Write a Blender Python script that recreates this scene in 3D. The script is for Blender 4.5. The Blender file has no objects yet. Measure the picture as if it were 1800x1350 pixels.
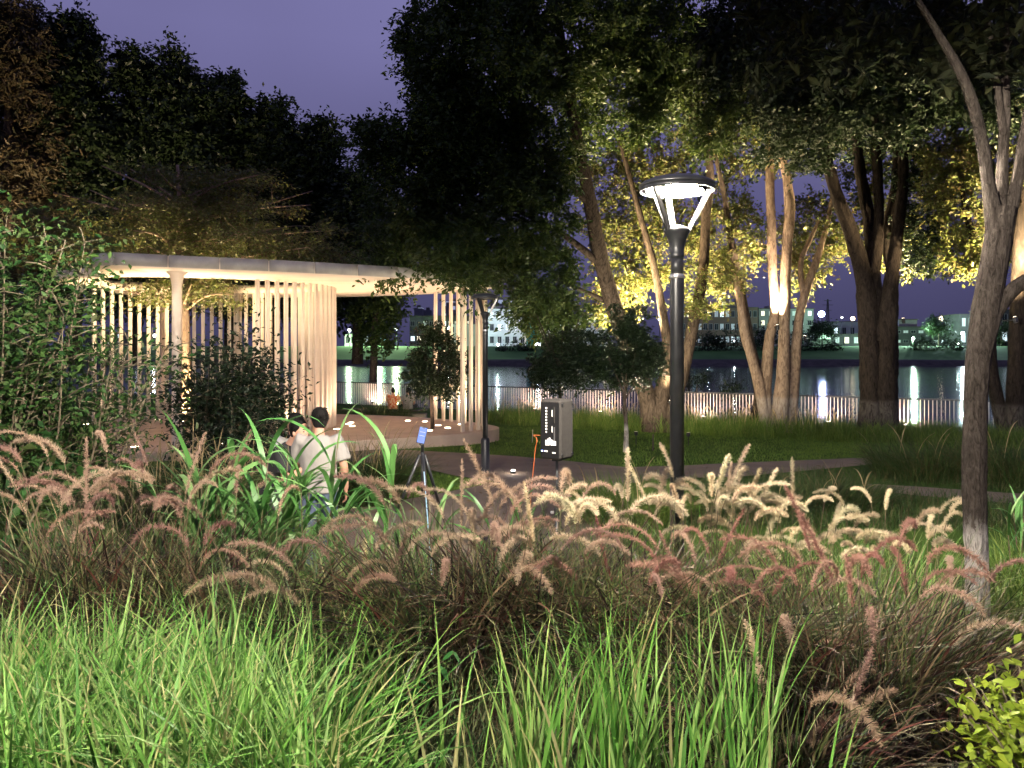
import bpy, math, random
import numpy as np
from mathutils import Vector, Matrix, Euler, noise

random.seed(7)
rng = np.random.default_rng(7)
R = math.radians
sc = bpy.context.scene
C = sc.collection

# ------------------------------------------------------------------ camera
F, HX, HY, CZ = 1386.0, 900.0, 612.0, 2.3          # focal length in photo pixels, horizon row, eye height
cam_d = bpy.data.cameras.new('camera')
cam = bpy.data.objects.new('camera', cam_d)
C.objects.link(cam)
cam.location = (0, 0, CZ)
cam.rotation_euler = (R(90), 0, 0)
cam_d.sensor_width = 36
cam_d.lens = 36 * F / 1800
cam_d.shift_y = -(675 - HY) / 1800
cam_d.clip_end = 4000
cam_d.clip_start = 0.05
sc.camera = cam

# ------------------------------------------------------------------ world: a light-polluted night sky
w = bpy.data.worlds.new('World')
sc.world = w
w.use_nodes = True
nt = w.node_tree
nt.nodes.clear()
wo = nt.nodes.new('ShaderNodeOutputWorld')
bg = nt.nodes.new('ShaderNodeBackground')
bg2 = nt.nodes.new('ShaderNodeBackground')
sky = nt.nodes.new('ShaderNodeTexSky')
sky.sky_type = 'NISHITA'
sky.sun_disc = False
sky.sun_elevation = R(-6)
sky.sun_rotation = R(200)
nt.links.new(sky.outputs[0], bg.inputs[0])
bg.inputs[1].default_value = 0.05
tc = nt.nodes.new('ShaderNodeTexCoord')
sep = nt.nodes.new('ShaderNodeSeparateXYZ')
nt.links.new(tc.outputs['Generated'], sep.inputs[0])
ramp = nt.nodes.new('ShaderNodeValToRGB')
ramp.color_ramp.elements[0].position = 0.0
ramp.color_ramp.elements[0].color = (0.056, 0.053, 0.125, 1)
ramp.color_ramp.elements[1].position = 0.36
ramp.color_ramp.elements[1].color = (0.165, 0.156, 0.335, 1)
nt.links.new(sep.outputs[2], ramp.inputs[0])
cl = nt.nodes.new('ShaderNodeTexNoise')
cl.inputs['Scale'].default_value = 1.6
cl.inputs['Detail'].default_value = 3
nt.links.new(tc.outputs['Generated'], cl.inputs[0])
mr = nt.nodes.new('ShaderNodeMapRange')
mr.inputs[1].default_value = 0.3
mr.inputs[2].default_value = 0.7
mr.inputs[3].default_value = 0.75
mr.inputs[4].default_value = 1.2
nt.links.new(cl.outputs[0], mr.inputs[0])
nt.links.new(ramp.outputs[0], bg2.inputs[0])
nt.links.new(mr.outputs[0], bg2.inputs[1])
addn = nt.nodes.new('ShaderNodeAddShader')
nt.links.new(bg.outputs[0], addn.inputs[0])
nt.links.new(bg2.outputs[0], addn.inputs[1])
nt.links.new(addn.outputs[0], wo.inputs[0])

# faint moonlight in the sky's direction
sun_d = bpy.data.lights.new('sun', 'SUN')
sun_d.energy = 0.02
sun_d.angle = R(12)
sun_d.color = (0.8, 0.82, 1.0)
sun = bpy.data.objects.new('sun', sun_d)
sun.rotation_euler = (R(40), 0, R(-30))
C.objects.link(sun)

sc.view_settings.view_transform = 'Standard'
sc.view_settings.look = 'None'
sc.view_settings.exposure = 0
sc.view_settings.gamma = 1
sc.render.engine = 'CYCLES'
sc.cycles.use_denoising = True
sc.cycles.max_bounces = 5
sc.cycles.diffuse_bounces = 2
sc.cycles.glossy_bounces = 2
sc.cycles.transmission_bounces = 3
sc.cycles.transparent_max_bounces = 6
sc.cycles.sample_clamp_indirect = 10
sc.cycles.sample_clamp_direct = 0
sc.cycles.caustics_reflective = False
sc.cycles.caustics_refractive = False
sc.cycles.use_light_tree = True

# ------------------------------------------------------------------ helpers
def P(px, py, Y):
    return Vector(((px - HX) / F * Y, Y, CZ - (py - HY) / F * Y))

def sm(a, b, x):
    t = min(1.0, max(0.0, (x - a) / (b - a)))
    return t * t * (3 - 2 * t)

FA, FB = Vector((-7.75, 37.0)), Vector((14.4, 23.8))     # two points of the railing line in plan
FD = (FB - FA).normalized()
FN = Vector((-FD.y, FD.x))                               # towards the river

def fence_d(x, y):
    return (x - FA.x) * FN.x + (y - FA.y) * FN.y

def g(x, y):
    z = 0.5 * (1 - sm(4.4, 7.2, y)) * (1.0 - 0.25 * sm(0.2, 2.0, x))
    z += -0.4 * sm(8, 27, y)
    d = fence_d(x, y)
    z -= 2.6 * sm(1.2, 8.0, d)
    return z

def G(px, py):
    """where the sight line through a photo pixel meets the ground"""
    y = 8.0
    for _ in range(40):
        z = -0.4 * sm(8, 27, y)
        y = (CZ - z) * F / max(py - HY, 1e-3)
    return Vector(((px - HX) / F * y, y, -0.4 * sm(8, 27, y)))

def tag(o, label=None, cat=None, group=None, kind=None):
    if label: o['label'] = label
    if cat: o['category'] = cat
    if group: o['group'] = group
    if kind: o['kind'] = kind
    return o

def empty(name, loc, label=None, cat=None, group=None):
    o = bpy.data.objects.new(name, None)
    o.empty_display_size = 0.2
    o.location = loc
    C.objects.link(o)
    return tag(o, label, cat, group)

def put(o, parent):
    """parent without moving: roots are plain translations, parts sit at the origin of their root's frame"""
    if parent is not None:
        o.parent = parent
        if parent.parent is None and parent.type == 'EMPTY':
            o.matrix_parent_inverse = Matrix.Translation(-Vector(parent.location))
    return o

def link(name, me, mats, parent=None, smooth=False):
    for m in (mats if isinstance(mats, (list, tuple)) else [mats]):
        me.materials.append(m)
    if smooth:
        me.polygons.foreach_set('use_smooth', [True] * len(me.polygons))
    o = bpy.data.objects.new(name, me)
    C.objects.link(o)
    return put(o, parent)

def np_mesh(name, verts, faces, mats, parent=None, smooth=False, midx=None):
    """verts (N,3), faces (M,k) with k fixed"""
    verts = np.asarray(verts, dtype=np.float32)
    faces = np.asarray(faces, dtype=np.int32)
    me = bpy.data.meshes.new(name)
    me.vertices.add(len(verts))
    me.vertices.foreach_set('co', verts.ravel())
    k = faces.shape[1]
    me.loops.add(faces.size)
    me.loops.foreach_set('vertex_index', faces.ravel())
    me.polygons.add(len(faces))
    me.polygons.foreach_set('loop_start', np.arange(0, faces.size, k, dtype=np.int32))
    if midx is not None:
        me.polygons.foreach_set('material_index', np.asarray(midx, dtype=np.int32))
    me.update(calc_edges=True)
    return link(name, me, mats, parent, smooth)

class MB:
    def __init__(s):
        s.v, s.f, s.m = [], [], []
    def add(s, vs, fs, mi=0):
        n = len(s.v)
        s.v += [tuple(v) for v in vs]
        s.f += [tuple(i + n for i in f) for f in fs]
        s.m += [mi] * len(fs)
        return s
    def box(s, c, size, rot=None, mi=0, bevel=0.0):
        hx, hy, hz = size[0] / 2, size[1] / 2, size[2] / 2
        if bevel:
            b = min(bevel, hx * .9, hy * .9, hz * .9)
            vs, fs = [], []
            pr = [(hx - b, hy), (hx, hy - b), (hx, -hy + b), (hx - b, -hy), (-hx + b, -hy), (-hx, -hy + b), (-hx, hy - b), (-hx + b, hy)]
            pi = [(max(min(x, hx - b), -hx + b), max(min(y, hy - b), -hy + b)) for x, y in pr]
            rings = [(pi, -hz), (pr, -hz + b), (pr, hz - b), (pi, hz)]
            for ring, z in rings:
                vs += [(x, y, z) for x, y in ring]
            for k in range(3):
                for i in range(8):
                    j = (i + 1) % 8
                    fs.append((k * 8 + i, k * 8 + 8 + i, k * 8 + 8 + j, k * 8 + j))
            fs.append(tuple(range(8)))
            fs.append(tuple(reversed(range(24, 32))))
        else:
            vs = [(x, y, z) for z in (-hz, hz) for x, y in ((-hx, -hy), (hx, -hy), (hx, hy), (-hx, hy))]
            fs = [(3, 2, 1, 0), (4, 5, 6, 7), (0, 1, 5, 4), (1, 2, 6, 5), (2, 3, 7, 6), (3, 0, 4, 7)]
        M = rot.to_matrix() if isinstance(rot, Euler) else (rot if rot is not None else Matrix.Identity(3))
        c = Vector(c)
        return s.add([M @ Vector(v) + c for v in vs], fs, mi)
    def bar(s, a, b, wd, dp, mi=0, up=(0, 0, 1)):
        a, b = Vector(a), Vector(b)
        z = (b - a)
        L = z.length
        z.normalize()
        x = z.cross(Vector(up))
        if x.length < 1e-4: x = Vector((1, 0, 0))
        x.normalize()
        y = z.cross(x)
        M = Matrix((x, y, z)).transposed()
        return s.box((a + b) / 2, (wd, dp, L), M, mi)
    def tube(s, pts, rad, n=8, mi=0, wob=0.0, seed=0, relief=0.0):
        pts = [Vector(p) for p in pts]
        k = len(pts)
        ref = Vector((0.31, 0.95, 0.1)).normalized()
        vs = []
        for i, p in enumerate(pts):
            t = (pts[min(i + 1, k - 1)] - pts[max(i - 1, 0)])
            if t.length < 1e-6: t = Vector((0, 0, 1))
            t.normalize()
            u = ref - t * ref.dot(t)
            if u.length < 0.05: u = Vector((1, 0, 0)) - t * t.x
            u.normalize()
            ref = u
            v = t.cross(u)
            for j in range(n):
                a = 2 * math.pi * j / n
                r = rad[i] if hasattr(rad, '__len__') else rad
                if wob:
                    r *= 1 + wob * noise.noise(Vector((math.cos(a) * 1.4 + seed, math.sin(a) * 1.4, p.z * 1.6)))
                if relief:
                    q_ = Vector((math.cos(a) * 5.5 + seed, math.sin(a) * 5.5, p.z * 2.2))
                    r *= 1 + relief * (abs(noise.noise(q_)) * 1.6 - .5 + .5 * noise.noise(q_ * 2.7 + Vector((0, 0, p.z * 6))))
                vs.append(p + (u * math.cos(a) + v * math.sin(a)) * r)
        fs = [(i * n + j, i * n + (j + 1) % n, (i + 1) * n + (j + 1) % n, (i + 1) * n + j) for i in range(k - 1) for j in range(n)]
        fs.append(tuple(reversed(range(n))))
        fs.append(tuple(range((k - 1) * n, k * n)))
        return s.add(vs, fs, mi)
    def lathe(s, prof, c=(0, 0, 0), n=24, mi=0):
        c = Vector(c)
        vs, fs = [], []
        for r, z in prof:
            vs += [c + Vector((r * math.cos(2 * math.pi * j / n), r * math.sin(2 * math.pi * j / n), z)) for j in range(n)]
        for i in range(len(prof) - 1):
            for j in range(n):
                fs.append((i * n + j, i * n + (j + 1) % n, (i + 1) * n + (j + 1) % n, (i + 1) * n + j))
        fs.append(tuple(reversed(range(n))))
        fs.append(tuple(range((len(prof) - 1) * n, len(prof) * n)))
        return s.add(vs, fs, mi)
    def ball(s, c, r, n=10, mi=0, sc_=(1, 1, 1)):
        prof = [(max(1e-4, math.sin(math.pi * i / n)) * r, -math.cos(math.pi * i / n) * r) for i in range(n + 1)]
        k = len(s.v)
        s.lathe(prof, (0, 0, 0), n * 2, mi)
        for i in range(k, len(s.v)):
            v = s.v[i]
            s.v[i] = (v[0] * sc_[0] + c[0], v[1] * sc_[1] + c[1], v[2] * sc_[2] + c[2])
        return s
    def mesh(s, name):
        me = bpy.data.meshes.new(name)
        me.from_pydata(s.v, [], s.f)
        me.polygons.foreach_set('material_index', s.m)
        me.update()
        return me
    def build(s, name, mats, parent=None, smooth=False):
        return link(name, s.mesh(name), mats, parent, smooth)

def spline(pts, n=6):
    """Catmull-Rom through points of any dimension"""
    p = [np.array(q, dtype=float) for q in pts]
    p = [2 * p[0] - p[1]] + p + [2 * p[-1] - p[-2]]
    out = []
    for i in range(1, len(p) - 2):
        for k in range(n):
            t = k / n
            out.append(0.5 * (2 * p[i] + (p[i + 1] - p[i - 1]) * t + (2 * p[i - 1] - 5 * p[i] + 4 * p[i + 1] - p[i + 2]) * t * t + (3 * p[i] - p[i - 1] - 3 * p[i + 1] + p[i + 2]) * t ** 3))
    out.append(p[-2])
    return out

def copy_tree(o, parent=None):
    c = o.copy()
    C.objects.link(c)
    if parent is not None:
        c.parent = parent
    for ch in o.children:
        copy_tree(ch, c)
    return c

# ------------------------------------------------------------------ materials
def new_mat(name):
    m = bpy.data.materials.new(name)
    m.use_nodes = True
    n = m.node_tree.nodes
    return m, n, m.node_tree.links, n['Principled BSDF']

def mat(name, c1, c2=None, rough=0.6, scale=6.0, bump=0.0, bscale=None, metal=0.0, stretch=None, spec=0.5, detail=5):
    m, n, l, b = new_mat(name)
    b.inputs['Roughness'].default_value = rough
    b.inputs['Metallic'].default_value = metal
    b.inputs['Specular IOR Level'].default_value = spec
    b.inputs['Base Color'].default_value = (*c1, 1)
    if c2 is not None or bump:
        t = n.new('ShaderNodeTexCoord')
        mp = n.new('ShaderNodeMapping')
        l.new(t.outputs['Object'], mp.inputs[0])
        if stretch: mp.inputs['Scale'].default_value = stretch
        no = n.new('ShaderNodeTexNoise')
        no.inputs['Scale'].default_value = scale
        no.inputs['Detail'].default_value = detail
        l.new(mp.outputs[0], no.inputs[0])
        if c2 is not None:
            r = n.new('ShaderNodeValToRGB')
            r.color_ramp.elements[0].position = 0.35
            r.color_ramp.elements[1].position = 0.65
            r.color_ramp.elements[0].color = (*c1, 1)
            r.color_ramp.elements[1].color = (*c2, 1)
            l.new(no.outputs[0], r.inputs[0])
            l.new(r.outputs[0], b.inputs['Base Color'])
        if bump:
            nb = n.new('ShaderNodeTexNoise')
            nb.inputs['Scale'].default_value = bscale or scale * 3
            nb.inputs['Detail'].default_value = 6
            l.new(mp.outputs[0], nb.inputs[0])
            bp = n.new('ShaderNodeBump')
            bp.inputs['Strength'].default_value = bump
            bp.inputs['Distance'].default_value = 0.02
            l.new(nb.outputs[0], bp.inputs['Height'])
            l.new(bp.outputs[0], b.inputs['Normal'])
    return m

def leaf_mat(name, cols, transl=0.35, rough=0.45, spec=0.3, per_object=False, gloss=True):
    """leaf with per-leaf colour, some light passing through"""
    m, n, l, b = new_mat(name)
    if per_object:
        src = n.new('ShaderNodeObjectInfo').outputs['Random']
    else:
        src = n.new('ShaderNodeNewGeometry').outputs['Random Per Island']
    r = n.new('ShaderNodeValToRGB')
    el = r.color_ramp.elements
    while len(el) < len(cols): el.new(0.5)
    for i, c in enumerate(cols):
        el[i].position = i / max(1, len(cols) - 1)
        el[i].color = (*c, 1)
    l.new(src, r.inputs[0])
    l.new(r.outputs[0], b.inputs['Base Color'])
    b.inputs['Roughness'].default_value = rough
    b.inputs['Specular IOR Level'].default_value = spec
    tr = n.new('ShaderNodeBsdfTranslucent')
    l.new(r.outputs[0], tr.inputs[0])
    mx = n.new('ShaderNodeMixShader')
    mx.inputs[0].default_value = transl
    l.new(b.outputs[0], mx.inputs[1])
    l.new(tr.outputs[0], mx.inputs[2])
    l.new(mx.outputs[0], n['Material Output'].inputs[0])
    return m

def glow(name, col, s, base=0.8):
    m, n, l, b = new_mat(name)
    b.inputs['Base Color'].default_value = (base, base, base, 1)
    b.inputs['Emission Color'].default_value = (*col, 1)
    b.inputs['Emission Strength'].default_value = s
    return m

def bark_mat(name, c1, c2, paint=None, paint_z=0.0, scale=12.0, bump=1.0, strength=.7):
    m, n, l, b = new_mat(name)
    b.inputs['Roughness'].default_value = 0.9
    b.inputs['Specular IOR Level'].default_value = 0.15
    t = n.new('ShaderNodeNewGeometry')
    mp = n.new('ShaderNodeMapping')
    mp.inputs['Scale'].default_value = (1, 1, 0.3)
    l.new(t.outputs['Position'], mp.inputs[0])
    no = n.new('ShaderNodeTexNoise')
    no.inputs['Scale'].default_value = scale
    no.inputs['Detail'].default_value = 7
    no.inputs['Distortion'].default_value = 1.2
    no.inputs['Roughness'].default_value = 0.68
    l.new(mp.outputs[0], no.inputs[0])
    r = n.new('ShaderNodeValToRGB')
    r.color_ramp.elements[0].position = 0.36
    r.color_ramp.elements[1].position = 0.62
    r.color_ramp.elements[0].color = (*c1, 1)
    r.color_ramp.elements[1].color = (*c2, 1)
    l.new(no.outputs[0], r.inputs[0])
    out = r.outputs[0]
    if paint:
        sp = n.new('ShaderNodeSeparateXYZ')
        l.new(t.outputs['Position'], sp.inputs[0])
        ad = n.new('ShaderNodeMath')
        ad.operation = 'MULTIPLY_ADD'
        ad.inputs[1].default_value = 0.5
        l.new(no.outputs[0], ad.inputs[0])
        l.new(sp.outputs[2], ad.inputs[2])
        mr_ = n.new('ShaderNodeMapRange')
        mr_.inputs[1].default_value = paint_z + 0.2
        mr_.inputs[2].default_value = paint_z + 0.3
        mr_.inputs[3].default_value = strength
        mr_.inputs[4].default_value = 0.0
        l.new(ad.outputs[0], mr_.inputs[0])
        # worn whitewash: thinner where the bark is proud
        mu = n.new('ShaderNodeMath')
        mu.operation = 'MULTIPLY'
        rr = n.new('ShaderNodeMapRange')
        rr.inputs[1].default_value = 0.38
        rr.inputs[2].default_value = 0.56
        rr.inputs[3].default_value = 0.25
        rr.inputs[4].default_value = 1.0
        l.new(no.outputs[0], rr.inputs[0])
        l.new(mr_.outputs[0], mu.inputs[0])
        l.new(rr.outputs[0], mu.inputs[1])
        mx = n.new('ShaderNodeMixRGB')
        mx.inputs[2].default_value = (*paint, 1)
        l.new(mu.outputs[0], mx.inputs[0])
        l.new(out, mx.inputs[1])
        out = mx.outputs[0]
    l.new(out, b.inputs['Base Color'])
    bp = n.new('ShaderNodeBump')
    bp.inputs['Strength'].default_value = bump
    bp.inputs['Distance'].default_value = 0.025
    l.new(no.outputs[0], bp.inputs['Height'])
    l.new(bp.outputs[0], b.inputs['Normal'])
    return m

M = {}
M['black_metal'] = mat('black_metal', (0.012, 0.013, 0.015), (0.02, 0.021, 0.023), rough=0.38, scale=14, bump=0.03, bscale=160)
M['rail_metal'] = mat('rail_metal', (0.015, 0.015, 0.018), rough=0.4)
M['bar_metal'] = mat('bar_metal', (0.42, 0.37, 0.33), (0.34, 0.3, 0.27), rough=0.5, scale=20)
M['cream'] = mat('cream', (0.74, 0.62, 0.50), (0.66, 0.55, 0.44), rough=0.6, scale=2.2, bump=0.08, bscale=30)
M['soffit'] = mat('soffit', (0.76, 0.64, 0.52), (0.60, 0.50, 0.40), rough=0.6, scale=3.0, bump=0.12, bscale=9, stretch=(.12, 2.5, 1))
M['fascia'] = mat('fascia', (0.38, 0.35, 0.32), (0.27, 0.25, 0.235), rough=0.55, scale=2.4, bump=0.05, bscale=40)
M['stone'] = mat('stone', (0.66, 0.50, 0.38), (0.56, 0.42, 0.32), rough=0.75, scale=2.0, bump=0.25, bscale=60)
M['paving'] = mat('paving', (0.25, 0.19, 0.135), (0.18, 0.14, 0.105), rough=0.85, scale=1.3, bump=0.35, bscale=140)
M['concrete'] = mat('concrete', (0.30, 0.26, 0.22), (0.22, 0.19, 0.17), rough=0.85, scale=3, bump=0.2, bscale=60)
M['dark_wood'] = mat('dark_wood', (0.05, 0.03, 0.02), (0.03, 0.02, 0.015), rough=0.6, scale=5, stretch=(1, 8, 8))
M['grey_box'] = mat('grey_box', (0.045, 0.042, 0.039), (0.038, 0.035, 0.033), rough=0.85, spec=.1, scale=30, bump=0.2, bscale=300)
M['black_plastic'] = mat('black_plastic', (0.012, 0.012, 0.013), rough=0.35)
M['steel'] = mat('steel', (0.6, 0.6, 0.6), rough=0.3, metal=0.9)
M['white_plastic'] = mat('white_plastic', (0.75, 0.73, 0.7), rough=0.4)
M['orange_cable'] = mat('orange_cable', (0.33, 0.08, 0.015), rough=0.6)
M['skin'] = mat('skin', (0.45, 0.25, 0.17), (0.40, 0.21, 0.14), rough=0.55, scale=12)
M['hair'] = mat('hair', (0.006, 0.005, 0.005), (0.010, 0.009, 0.008), rough=0.75, spec=.2, scale=60, stretch=(1, 1, .2), bump=0.5, bscale=120)
M['white_shirt'] = mat('white_shirt', (0.29, 0.27, 0.25), (0.25, 0.235, 0.22), rough=0.9, scale=4, bump=1.0, bscale=5, stretch=(1.6, 1.6, .8))
M['blue_jeans'] = mat('blue_jeans', (0.10, 0.13, 0.20), (0.07, 0.09, 0.15), rough=0.9, scale=8, bump=0.2, bscale=200)
M['black_cloth'] = mat('black_cloth', (0.012, 0.012, 0.014), (0.02, 0.02, 0.022), rough=0.9, scale=6, bump=0.2, bscale=20)
M['grey_cloth'] = mat('grey_cloth', (0.22, 0.21, 0.2), (0.17, 0.165, 0.16), rough=0.9, scale=8, bump=0.2, bscale=40)
M['pale_cloth'] = mat('pale_cloth', (0.5, 0.52, 0.58), (0.62, 0.6, 0.5), rough=0.9, scale=7, bump=0.2, bscale=30)
M['yellow_cloth'] = mat('yellow_cloth', (0.6, 0.5, 0.16), rough=0.9)
M['orange_print'] = mat('orange_print', (0.55, 0.09, 0.02), (0.7, 0.5, 0.3), rough=0.9, scale=16, detail=2)
M['soil'] = mat('soil', (0.10, 0.065, 0.04), (0.05, 0.033, 0.022), rough=0.95, scale=6, bump=0.7, bscale=40)
M['led_warm'] = glow('led_warm', (1.0, 0.88, 0.72), 70)
M['led_off'] = mat('led_off', (0.4, 0.4, 0.38), rough=0.3)
M['led_far'] = glow('led_far', (1.0, 0.95, 0.88), 14)
M['lamp_glow'] = glow('lamp_glow', (1.0, 0.80, 0.58), 16)
M['lens_dim'] = glow('lens_dim', (1, .8, .55), .5, .3)
M['bark'] = bark_mat('bark', (0.02, 0.015, 0.012), (0.085, 0.065, 0.05))
M['bark_paint'] = bark_mat('bark_paint', (0.008, 0.006, 0.005), (0.034, 0.026, 0.021), (0.11, 0.10, 0.088), 0.75)
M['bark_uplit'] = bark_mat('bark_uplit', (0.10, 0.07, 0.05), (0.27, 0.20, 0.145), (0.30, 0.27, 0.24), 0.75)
M['bark_near'] = bark_mat('bark_near', (0.018, 0.014, 0.011), (0.075, 0.062, 0.052), (0.62, 0.58, 0.53), 1.2, scale=42, strength=.8, bump=1.0)
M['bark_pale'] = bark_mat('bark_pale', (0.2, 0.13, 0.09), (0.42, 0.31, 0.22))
M['twig'] = mat('twig', (0.09, 0.07, 0.045), (0.17, 0.14, 0.09), rough=0.9, scale=20)
M['leaf_tree'] = leaf_mat('leaf_tree', [(0.025, 0.05, 0.012), (0.05, 0.085, 0.018), (0.08, 0.11, 0.02)], 0.3)
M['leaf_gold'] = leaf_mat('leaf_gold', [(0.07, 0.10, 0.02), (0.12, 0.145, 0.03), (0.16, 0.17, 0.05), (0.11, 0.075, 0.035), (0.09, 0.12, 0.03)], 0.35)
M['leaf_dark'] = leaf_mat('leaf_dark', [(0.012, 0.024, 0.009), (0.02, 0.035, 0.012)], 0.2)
M['leaf_needle'] = leaf_mat('leaf_needle', [(0.05, 0.042, 0.022), (0.09, 0.07, 0.035), (0.03, 0.036, 0.016)], 0.25)
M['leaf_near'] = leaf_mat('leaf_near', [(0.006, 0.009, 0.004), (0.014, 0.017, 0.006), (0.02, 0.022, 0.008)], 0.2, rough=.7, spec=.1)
M['leaf_shrub'] = leaf_mat('leaf_shrub', [(0.015, 0.05, 0.012), (0.035, 0.085, 0.02), (0.055, 0.105, 0.025), (0.065, 0.075, 0.03)], 0.25, rough=0.5, spec=.2)
M['leaf_big'] = leaf_mat('leaf_big', [(0.025, 0.085, 0.02), (0.05, 0.13, 0.03)], 0.25, rough=0.35, spec=0.5, per_object=True)
M['leaf_yellow'] = leaf_mat('leaf_yellow', [(0.27, 0.38, 0.03), (0.38, 0.46, 0.05), (0.20, 0.31, 0.03)], 0.35, per_object=True)
M['leaf_weed'] = leaf_mat('leaf_weed', [(0.03, 0.12, 0.025), (0.05, 0.17, 0.04)], 0.3, per_object=True)
M['grass_green'] = leaf_mat('grass_green', [(0.03, 0.10, 0.015), (0.09, 0.23, 0.04), (0.14, 0.31, 0.055), (0.05, 0.15, 0.025), (0.21, 0.37, 0.08), (0.26, 0.40, 0.13), (0.12, 0.27, 0.05), (0.42, 0.36, 0.18), (0.08, 0.21, 0.035)], 0.22, rough=0.5, spec=0.25)
M['grass_pale'] = leaf_mat('grass_pale', [(0.14, 0.26, 0.05), (0.24, 0.32, 0.09), (0.3, 0.33, 0.14), (0.12, 0.28, 0.04)], 0.35, rough=0.5)
M['grass_purple'] = leaf_mat('grass_purple', [(0.005, 0.003, 0.003), (0.035, 0.018, 0.014), (0.07, 0.065, 0.022), (0.008, 0.005, 0.005), (0.15, 0.055, 0.04), (0.025, 0.013, 0.011), (0.26, 0.19, 0.11), (0.010, 0.007, 0.006), (0.04, 0.06, 0.02), (0.15, 0.09, 0.06)], 0.12, rough=0.5, spec=.25)
M['grass_olive'] = leaf_mat('grass_olive', [(0.02, 0.04, 0.012), (0.04, 0.08, 0.02), (0.08, 0.11, 0.035), (0.14, 0.14, 0.06), (0.05, 0.10, 0.022), (0.24, 0.2, 0.11)], 0.2, rough=0.5)
M['grass_lawn'] = leaf_mat('grass_lawn', [(0.09, 0.18, 0.022), (0.14, 0.25, 0.035), (0.18, 0.27, 0.05)], 0.25, rough=0.6)
M['grass_bed'] = leaf_mat('grass_bed', [(0.06, 0.12, 0.018), (0.12, 0.21, 0.035), (0.2, 0.25, 0.06)], 0.3, rough=0.5)
M['grass_dark'] = leaf_mat('grass_dark', [(0.03, 0.065, 0.015), (0.05, 0.095, 0.022), (0.12, 0.10, 0.045)], 0.25, rough=0.5)
M['reed'] = leaf_mat('reed', [(0.07, 0.20, 0.05), (0.11, 0.27, 0.07), (0.2, 0.33, 0.12)], 0.3, rough=0.4, per_object=True)
M['plume_purple'] = leaf_mat('plume_purple', [(0.42, 0.29, 0.21), (0.55, 0.42, 0.29), (0.36, 0.23, 0.19), (0.62, 0.50, 0.35), (0.30, 0.17, 0.15), (0.48, 0.33, 0.24)], 0.45, rough=0.8, spec=0.1, per_object=True)
M['plume_red'] = leaf_mat('plume_red', [(0.36, 0.19, 0.155), (0.44, 0.29, 0.215), (0.30, 0.14, 0.12), (0.5, 0.37, 0.27), (0.38, 0.22, 0.18)], 0.45, rough=0.8, spec=0.1, per_object=True)
M['plume_pale'] = leaf_mat('plume_pale', [(0.72, 0.60, 0.38), (0.80, 0.70, 0.48), (0.70, 0.54, 0.37), (0.76, 0.70, 0.45)], 0.45, rough=0.8, spec=0.1, per_object=True)
M['plume_far'] = leaf_mat('plume_far', [(0.4, 0.3, 0.16), (0.5, 0.4, 0.22)], 0.4, rough=0.8, spec=0.1)
M['stem'] = mat('stem', (0.13, 0.12, 0.05), (0.09, 0.05, 0.035), rough=0.7, scale=9)

# ------------------------------------------------------------------ ground, path, river, far bank
m, n, l, b = new_mat('ground_mat')
b.inputs['Roughness'].default_value = 0.95
b.inputs['Specular IOR Level'].default_value = 0.1
geo = n.new('ShaderNodeNewGeometry')
sp = n.new('ShaderNodeSeparateXYZ')
l.new(geo.outputs['Position'], sp.inputs[0])
no1 = n.new('ShaderNodeTexNoise'); no1.inputs['Scale'].default_value = 1.1; no1.inputs['Detail'].default_value = 6
no2 = n.new('ShaderNodeTexNoise'); no2.inputs['Scale'].default_value = 26; no2.inputs['Detail'].default_value = 6
l.new(geo.outputs['Position'], no1.inputs[0]); l.new(geo.outputs['Position'], no2.inputs[0])
rg = n.new('ShaderNodeValToRGB')
rg.color_ramp.elements[0].position = 0.3; rg.color_ramp.elements[0].color = (0.04, 0.085, 0.014, 1)
rg.color_ramp.elements[1].position = 0.7; rg.color_ramp.elements[1].color = (0.085, 0.15, 0.026, 1)
l.new(no1.outputs[0], rg.inputs[0])
rs = n.new('ShaderNodeValToRGB')
rs.color_ramp.elements[0].position = 0.35; rs.color_ramp.elements[0].color = (0.035, 0.024, 0.016, 1)
rs.color_ramp.elements[1].position = 0.68; rs.color_ramp.elements[1].color = (0.15, 0.10, 0.06, 1)
l.new(no2.outputs[0], rs.inputs[0])
ms = n.new('ShaderNodeMapRange')
ms.inputs[1].default_value = 6.6; ms.inputs[2].default_value = 7.6
l.new(sp.outputs[1], ms.inputs[0])
mx = n.new('ShaderNodeMixRGB')
l.new(ms.outputs[0], mx.inputs[0]); l.new(rs.outputs[0], mx.inputs[1]); l.new(rg.outputs[0], mx.inputs[2])
l.new(mx.outputs[0], b.inputs['Base Color'])
bp = n.new('ShaderNodeBump'); bp.inputs['Strength'].default_value = 0.8; bp.inputs['Distance'].default_value = 0.04
l.new(no2.outputs[0], bp.inputs['Height']); l.new(bp.outputs[0], b.inputs['Normal'])
M['ground'] = m

xs = np.concatenate([np.arange(-90, -20, 5.0), np.arange(-20, 24, 0.5), np.arange(24, 95, 5.0)])
ys = np.concatenate([np.arange(-20, -4, 2.0), np.arange(-4, 12, 0.4), np.arange(12, 110, 1.0)])
gv = np.array([(x, y, max(g(x, y), -3.0)) for y in ys for x in xs])
nx = len(xs)
gf = np.array([(j * nx + i, j * nx + i + 1, (j + 1) * nx + i + 1, (j + 1) * nx + i) for j in range(len(ys) - 1) for i in range(nx - 1)])
tag(np_mesh('ground', gv, gf, M['ground'], smooth=True), kind='structure')

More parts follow.
